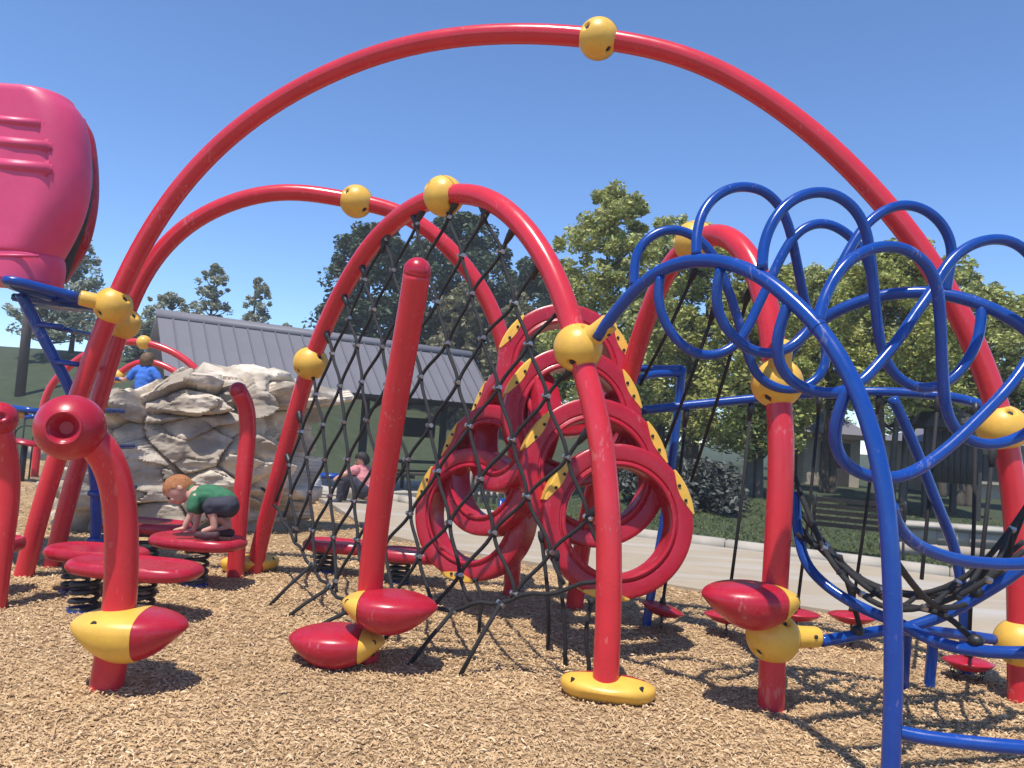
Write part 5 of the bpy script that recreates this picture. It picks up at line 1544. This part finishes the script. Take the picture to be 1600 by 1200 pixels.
def toddler():
    Y = tpc.y
    def Q(u, v, dy=0.0): return P(u, v, Y - .02 + dy)
    root = Q(335, 834); root.z = 0
    t = thing('person', 'toddler in green shirt and dark shorts crouching on a red platform', 'person', root)
    hc = Q(279, 764, 0)
    f = (Q(262, 781) - Q(284, 756)).normalized(); f = (f + Vector((0, -.35, 0))).normalized()     # face looks down and a little to us
    upv = (Q(270, 741) - Q(291, 778)); upv = (upv - f * upv.dot(f)).normalized()
    side = f.cross(upv).normalized()
    R = Matrix((side, f, upv)).transposed()
    nd, fd = -.075, .085
    fing = []
    def hand(w, dirv, sp_):
        out = []
        dirv = dirv.normalized(); sd = dirv.cross(Vector((0, 0, 1))).normalized()
        for k, (o_, L) in enumerate(((-.018, .034), (-.006, .042), (.006, .04), (.017, .032))):
            a = w + sd * o_; b_ = a + dirv * L * .6 + sd * o_ * .6; c_ = b_ + dirv * L * .5 + Vector((0, 0, -.006))
            out.append(([a, b_, c_], [.0085, .0078, .0065]))
        out.append(([w - dirv * .02 + sd * -.012, w + sd * -.035 + dirv * .008, w + sd * -.042 + dirv * .024], [.009, .0085, .007]))
        return out
    hn = Q(288, 826, nd - .02); hf = Q(303, 829, fd)
    hn.z = max(hn.z, tpc.z + .012)
    body = flesh('body', [
        ([Q(296, 766), Q(304, 771)], [.036, .042]),
        ([Q(305, 773), Q(330, 775), Q(352, 785)], [.072, .080, .082]),
        ([Q(305, 777, nd), Q(300, 799, nd - .01), Q(290, 820, nd - .02), hn], [.034, .027, .022, .017]),
        ([hn, hn + Vector((-.025, -.01, -.002))], [.018, .016]),
        ([Q(310, 780, fd), Q(310, 802, fd), Q(305, 824, fd), hf], [.034, .027, .022, .017]),
        ([hf, hf + Vector((-.025, -.01, -.002))], [.018, .016]),
        ([Q(356, 790, nd), Q(328, 791, nd - .02), Q(333, 808, nd - .02), Q(335, 824, nd - .02)], [.062, .045, .033, .024]),
        ([Q(335, 824, nd - .02), Q(318, 830, nd - .02)], [.024, .02]),
        ([Q(358, 792, fd), Q(330, 800, fd), Q(348, 812, fd), Q(358, 822, fd)], [.062, .045, .033, .024]),
        ([Q(358, 822, fd), Q(342, 828, fd)], [.024, .02]),
    ] + hand(hn + Vector((-.03, -.01, -.002)), Vector((-1, -.25, -.1)), 1) + hand(hf + Vector((-.03, -.01, -.002)), Vector((-1, -.25, -.1)), 1),
        MT['skin'], t, .0062, 3,
        blobs=[(hc, (.094, .107, .107), R), (hc - upv * .045 + f * .035, (.070, .066, .064), R),
               (hc + f * .112 - upv * .028, (.013, .016, .014), R), (hc + f * .085 + side * .03 - upv * .035, (.03, .022, .026), R), (hc + f * .085 - side * .03 - upv * .035, (.03, .022, .026), R),
               (hc + side * .094 - f * .012 - upv * .012, (.012, .020, .027), R), (hc - side * .094 - f * .012 - upv * .012, (.012, .020, .027), R)])
    for s in (-1, 1):
        p = hc + f * .099 + side * s * .038 - upv * .004
        b = MB(); b.ball(p, .0105, 10, 8); b.build('eye', MT['eye'], body)
        b = MB(); b.tube([p + upv * .02 + side * -.018, p + upv * .025, p + upv * .02 + side * .018], .004, n=6); b.build('eyebrow', MT['hair_red'], body)
    m = hc + f * .094 - upv * .062
    MB().tube(spline([m - side * .02 - f * .004, m, m + side * .02 - f * .004], 4), .0045, n=6).build('lips', mat('lips', (.5, .17, .15), .5), body)
    # hair cap: crown and back of the head
    hb = MB(); hb.ball(hc, 1.0, 36, 26, scale=(.100, .112, .114), rot=R)
    keep = []
    for fc in hb.f:
        c = sum((hb.v[i] for i in fc), Vector()) / 4 - hc
        a, b_, d_ = c.dot(side) / .1, c.dot(f) / .1, c.dot(upv) / .1
        if d_ > .18 + .50 * max(b_, -.2) + .06 * math.sin(a * 9): keep.append(fc)
        elif b_ < -.15 and d_ > -.45: keep.append(fc)
    hb.f = keep; hb.mi = [0] * len(keep)
    for v in hb.v:
        c = v - hc
        v += c.normalized() * (.006 * mnoise.noise(Vector((c.dot(side) * 110, c.dot(f) * 30, c.dot(upv) * 30))) + .003 * mnoise.noise(c * 70))
    add_strands(hb, hc, R, (.100, .112, .114), lambda u: u.z > .20 + .5 * max(u.y, -.2) or (u.y < -.15 and u.z > -.45), 900, .045, .0028)
    hb.build('hair', MT['hair_red'], t)
    flesh('shirt', [([Q(298, 767), Q(310, 774), Q(332, 775), Q(352, 782)], [.052, .086, .090, .086]),
                    ([Q(308, 776, nd * .6), Q(304, 783, nd), Q(301, 794, nd - .01)], [.055, .050, .046]),
                    ([Q(310, 778, fd * .6), Q(310, 784, fd), Q(310, 796, fd)], [.055, .050, .046])], MT['green_cloth'], t, .008, 3)
    flesh('shorts', [([Q(342, 784), Q(356, 790)], [.085, .092]),
                     ([Q(357, 790, nd * .8), Q(345, 790, nd), Q(328, 790, nd - .02), Q(329, 796, nd - .02)], [.080, .072, .058, .052]),
                     ([Q(358, 793, fd * .8), Q(346, 796, fd), Q(331, 800, fd), Q(336, 806, fd)], [.080, .072, .056, .05])], MT['navy_cloth'], t, .008, 3)
    for a, b_, dy in (((338, 828), (310, 831), nd - .02), ((361, 825), (340, 829), fd)):
        h, to = Q(*a, dy), Q(*b_, dy)
        h.z = to.z = tpc.z + .030
        flesh('shoe', [([h + Vector((0, 0, .004)), h.lerp(to, .5), to], [.034, .033, .028])], MT['shoe'], t, .007, 2)

def simple_person(label, C, limbs, shirt, pants, mats, head, hair_rule, voxel=.012):
    """C: anchor point; limbs are lists of world points"""
    t = thing('person', label, 'person', C)
    hc, hr, f, upv = head
    f = f.normalized(); upv = (upv - f * upv.dot(f)).normalized(); side = f.cross(upv).normalized()
    R = Matrix((side, f, upv)).transposed()
    body = flesh('body', limbs, MT['skin'], t, voxel, 3, blobs=[(hc, (hr * .82, hr * .95, hr * 1.08), R), (hc + f * hr * .98 - upv * hr * .12, (hr * .13, hr * .16, hr * .16), R),
                 (hc + side * hr * .82, (hr * .1, hr * .18, hr * .26), R), (hc - side * hr * .82, (hr * .1, hr * .18, hr * .26), R)])
    for s in (-1, 1):
        b = MB(); b.ball(hc + f * hr * .88 + side * s * hr * .33 + upv * hr * .08, hr * .1, 10, 8); b.build('eye', MT['eye'], body)
    m = hc + f * hr * .84 - upv * hr * .5
    MB().tube([m - side * hr * .22, m + f * hr * .04, m + side * hr * .22], hr * .045, n=6).build('lips', MT['pink_cloth'], body)
    hb = MB(); hb.ball(hc, 1.0, 30, 20, scale=(hr * .90, hr * 1.03, hr * 1.16), rot=R)
    keep = []
    for fc in hb.f:
        c = (sum((hb.v[i] for i in fc), Vector()) / 4 - hc) / hr
        if c.dot(upv) > .35 + .3 * c.dot(f) or (c.dot(f) < .05 and c.dot(upv) > hair_rule): keep.append(fc)
    hb.f = keep; hb.mi = [0] * len(keep)
    add_strands(hb, hc, R, (hr * .90, hr * 1.03, hr * 1.16), lambda u: u.z > .35 + .3 * u.y or (u.y < .05 and u.z > hair_rule), 700, hr * .5, hr * .03, 5)
    hb.build('hair', MT[mats[2]], t)
    flesh('shirt', shirt, MT[mats[0]], t, voxel, 2)
    flesh('trousers', pants, MT[mats[1]], t, voxel, 2)
    return t

def people():
    toddler()
    # boy in blue on the rock, seen from behind
    Y = 9.55
    def Q(u, v, dy=0.0): return P(u, v, Y + dy)
    fw = Vector((.1, 1, .05))
    c = Q(224, 640)
    simple_person('boy in bright blue shirt seen from behind on top of the rock', Vector((c.x, Y, 0)),
        [([Q(228, 575), Q(226, 590), Q(224, 612)], [.045, .085, .095]),
         ([Q(212, 579), Q(203, 587), Q(195, 593, .03), Q(188, 591, .08)], [.04, .032, .027, .022]),
         ([Q(242, 582), Q(247, 595), Q(243, 606, .1), Q(238, 610, .16)], [.04, .032, .027, .022]),
         ([Q(216, 612), Q(208, 628, .25), Q(210, 655, .12), Q(210, 662, .2)], [.07, .055, .04, .03]),
         ([Q(234, 612), Q(244, 628, .25), Q(240, 655, .12), Q(240, 662, .2)], [.07, .055, .04, .03])],
        [([Q(228, 577), Q(226, 590), Q(224, 611)], [.06, .108, .112]), ([Q(217, 578), Q(207, 584), Q(203, 589)], [.062, .05, .045]), ([Q(237, 580), Q(245, 587), Q(248, 596)], [.062, .05, .046])],
        [([Q(215, 611), Q(235, 611)], [.10, .10]), ([Q(216, 613), Q(208, 629, .25), Q(210, 645, .16)], [.085, .065, .055]), ([Q(234, 613), Q(244, 629, .25), Q(240, 645, .16)], [.085, .065, .055])],
        ('blue_cloth', 'navy_cloth', 'hair_brown'), (Q(230, 563, .02), .088, fw, Vector((.08, -.1, 1))), -.75)
    # person in pink sitting on the kerb
    Y = 12.6
    c = Q(560, 780)
    simple_person('person in pink shirt and black trousers sitting on the kerb behind the leaning pole', Vector((Q(545, 780).x, 12.6, 0)),
        [([Q(566, 726), Q(565, 745), Q(570, 766)], [.05, .14, .15]),
         ([Q(556, 734, -.12), Q(541, 740, -.2), Q(527, 747, -.2), Q(523, 750, -.2)], [.05, .042, .035, .03]),
         ([Q(572, 734, .12), Q(560, 742, .1), Q(546, 746, 0)], [.05, .042, .035]),
         ([Q(568, 766, -.1), Q(541, 747, -.15), Q(532, 770, -.15), Q(530, 782, -.15)], [.09, .065, .05, .04]),
         ([Q(568, 766, .1), Q(545, 750, .15), Q(537, 772, .12), Q(535, 782, .12)], [.09, .065, .05, .04])],
        [([Q(566, 729), Q(565, 745), Q(570, 764)], [.08, .17, .165]), ([Q(556, 734, -.1), Q(546, 738, -.18)], [.08, .065]), ([Q(572, 734, .1), Q(564, 740, .12)], [.08, .065])],
        [([Q(569, 766), Q(562, 764)], [.15, .13]), ([Q(568, 766, -.1), Q(541, 747, -.15), Q(532, 770, -.15), Q(530, 781, -.15), Q(521, 784, -.2)], [.115, .085, .068, .055, .04]),
         ([Q(568, 766, .1), Q(545, 750, .15), Q(537, 772, .12), Q(535, 781, .12), Q(527, 784, .08)], [.115, .085, .068, .055, .04])],
        ('pink_cloth', 'navy_cloth', 'hair_dark'), (Q(566, 718), .112, Vector((-.8, -.25, -.35)), Vector((-.1, -.1, 1))), -.8)
    # child in blue holding something white
    Y = 12.9
    simple_person('small child in blue top and white trousers bending beside the rock', Vector((Q(490, 770).x, 12.9, 0)),
        [([Q(494, 727), Q(488, 737), Q(490, 748)], [.04, .085, .085]),
         ([Q(485, 733, -.08), Q(478, 741, -.1), Q(474, 750, -.1)], [.035, .028, .024]),
         ([Q(492, 733, .08), Q(498, 742, .06), Q(501, 748, .02)], [.035, .028, .024]),
         ([Q(488, 750, -.05), Q(491, 760, -.06), Q(489, 771, -.05), Q(485, 773, -.08)], [.055, .042, .034, .028]),
         ([Q(494, 750, .05), Q(497, 760, .04), Q(495, 770, .05), Q(491, 772, .0)], [.055, .042, .034, .028])],
        [([Q(493, 729), Q(488, 737), Q(489, 744)], [.06, .105, .10]), ([Q(485, 733, -.06), Q(480, 740, -.1)], [.055, .045]), ([Q(492, 733, .06), Q(497, 740, .06)], [.055, .045])],
        [([Q(491, 746), Q(492, 750)], [.105, .10]), ([Q(488, 750, -.05), Q(491, 760, -.06), Q(489, 768, -.05)], [.08, .066, .055]), ([Q(494, 750, .05), Q(497, 760, .04), Q(495, 767, .05)], [.08, .066, .055])],
        ('blue_cloth', 'white_cloth', 'hair_brown'), (Q(497, 724, -.03), .085, Vector((.7, -.3, -.35)), Vector((.2, -.1, 1))), -.6)
people()

# ============================================================ AIR
hz = MB().box((0, 27, 4.25), (150, 76, 10.9)).build('haze', None or mat('haze_air', (1, 1, 1)), None, smooth=False)
hm = hz.data.materials[0]; nt = hm.node_tree
for n in list(nt.nodes):
    if n.type != 'OUTPUT_MATERIAL': nt.nodes.remove(n)
pv = nt.nodes.new('ShaderNodeVolumePrincipled')
pv.inputs['Color'].default_value = (0.92, 0.95, 1.0, 1)
pv.inputs['Density'].default_value = 0.0017
pv.inputs['Anisotropy'].default_value = 0.0
nt.links.new(pv.outputs[0], [n for n in nt.nodes if n.type == 'OUTPUT_MATERIAL'][0].inputs['Volume'])
tag(hz, 'thin pale summer haze over the whole park', 'haze'); stuff(hz)
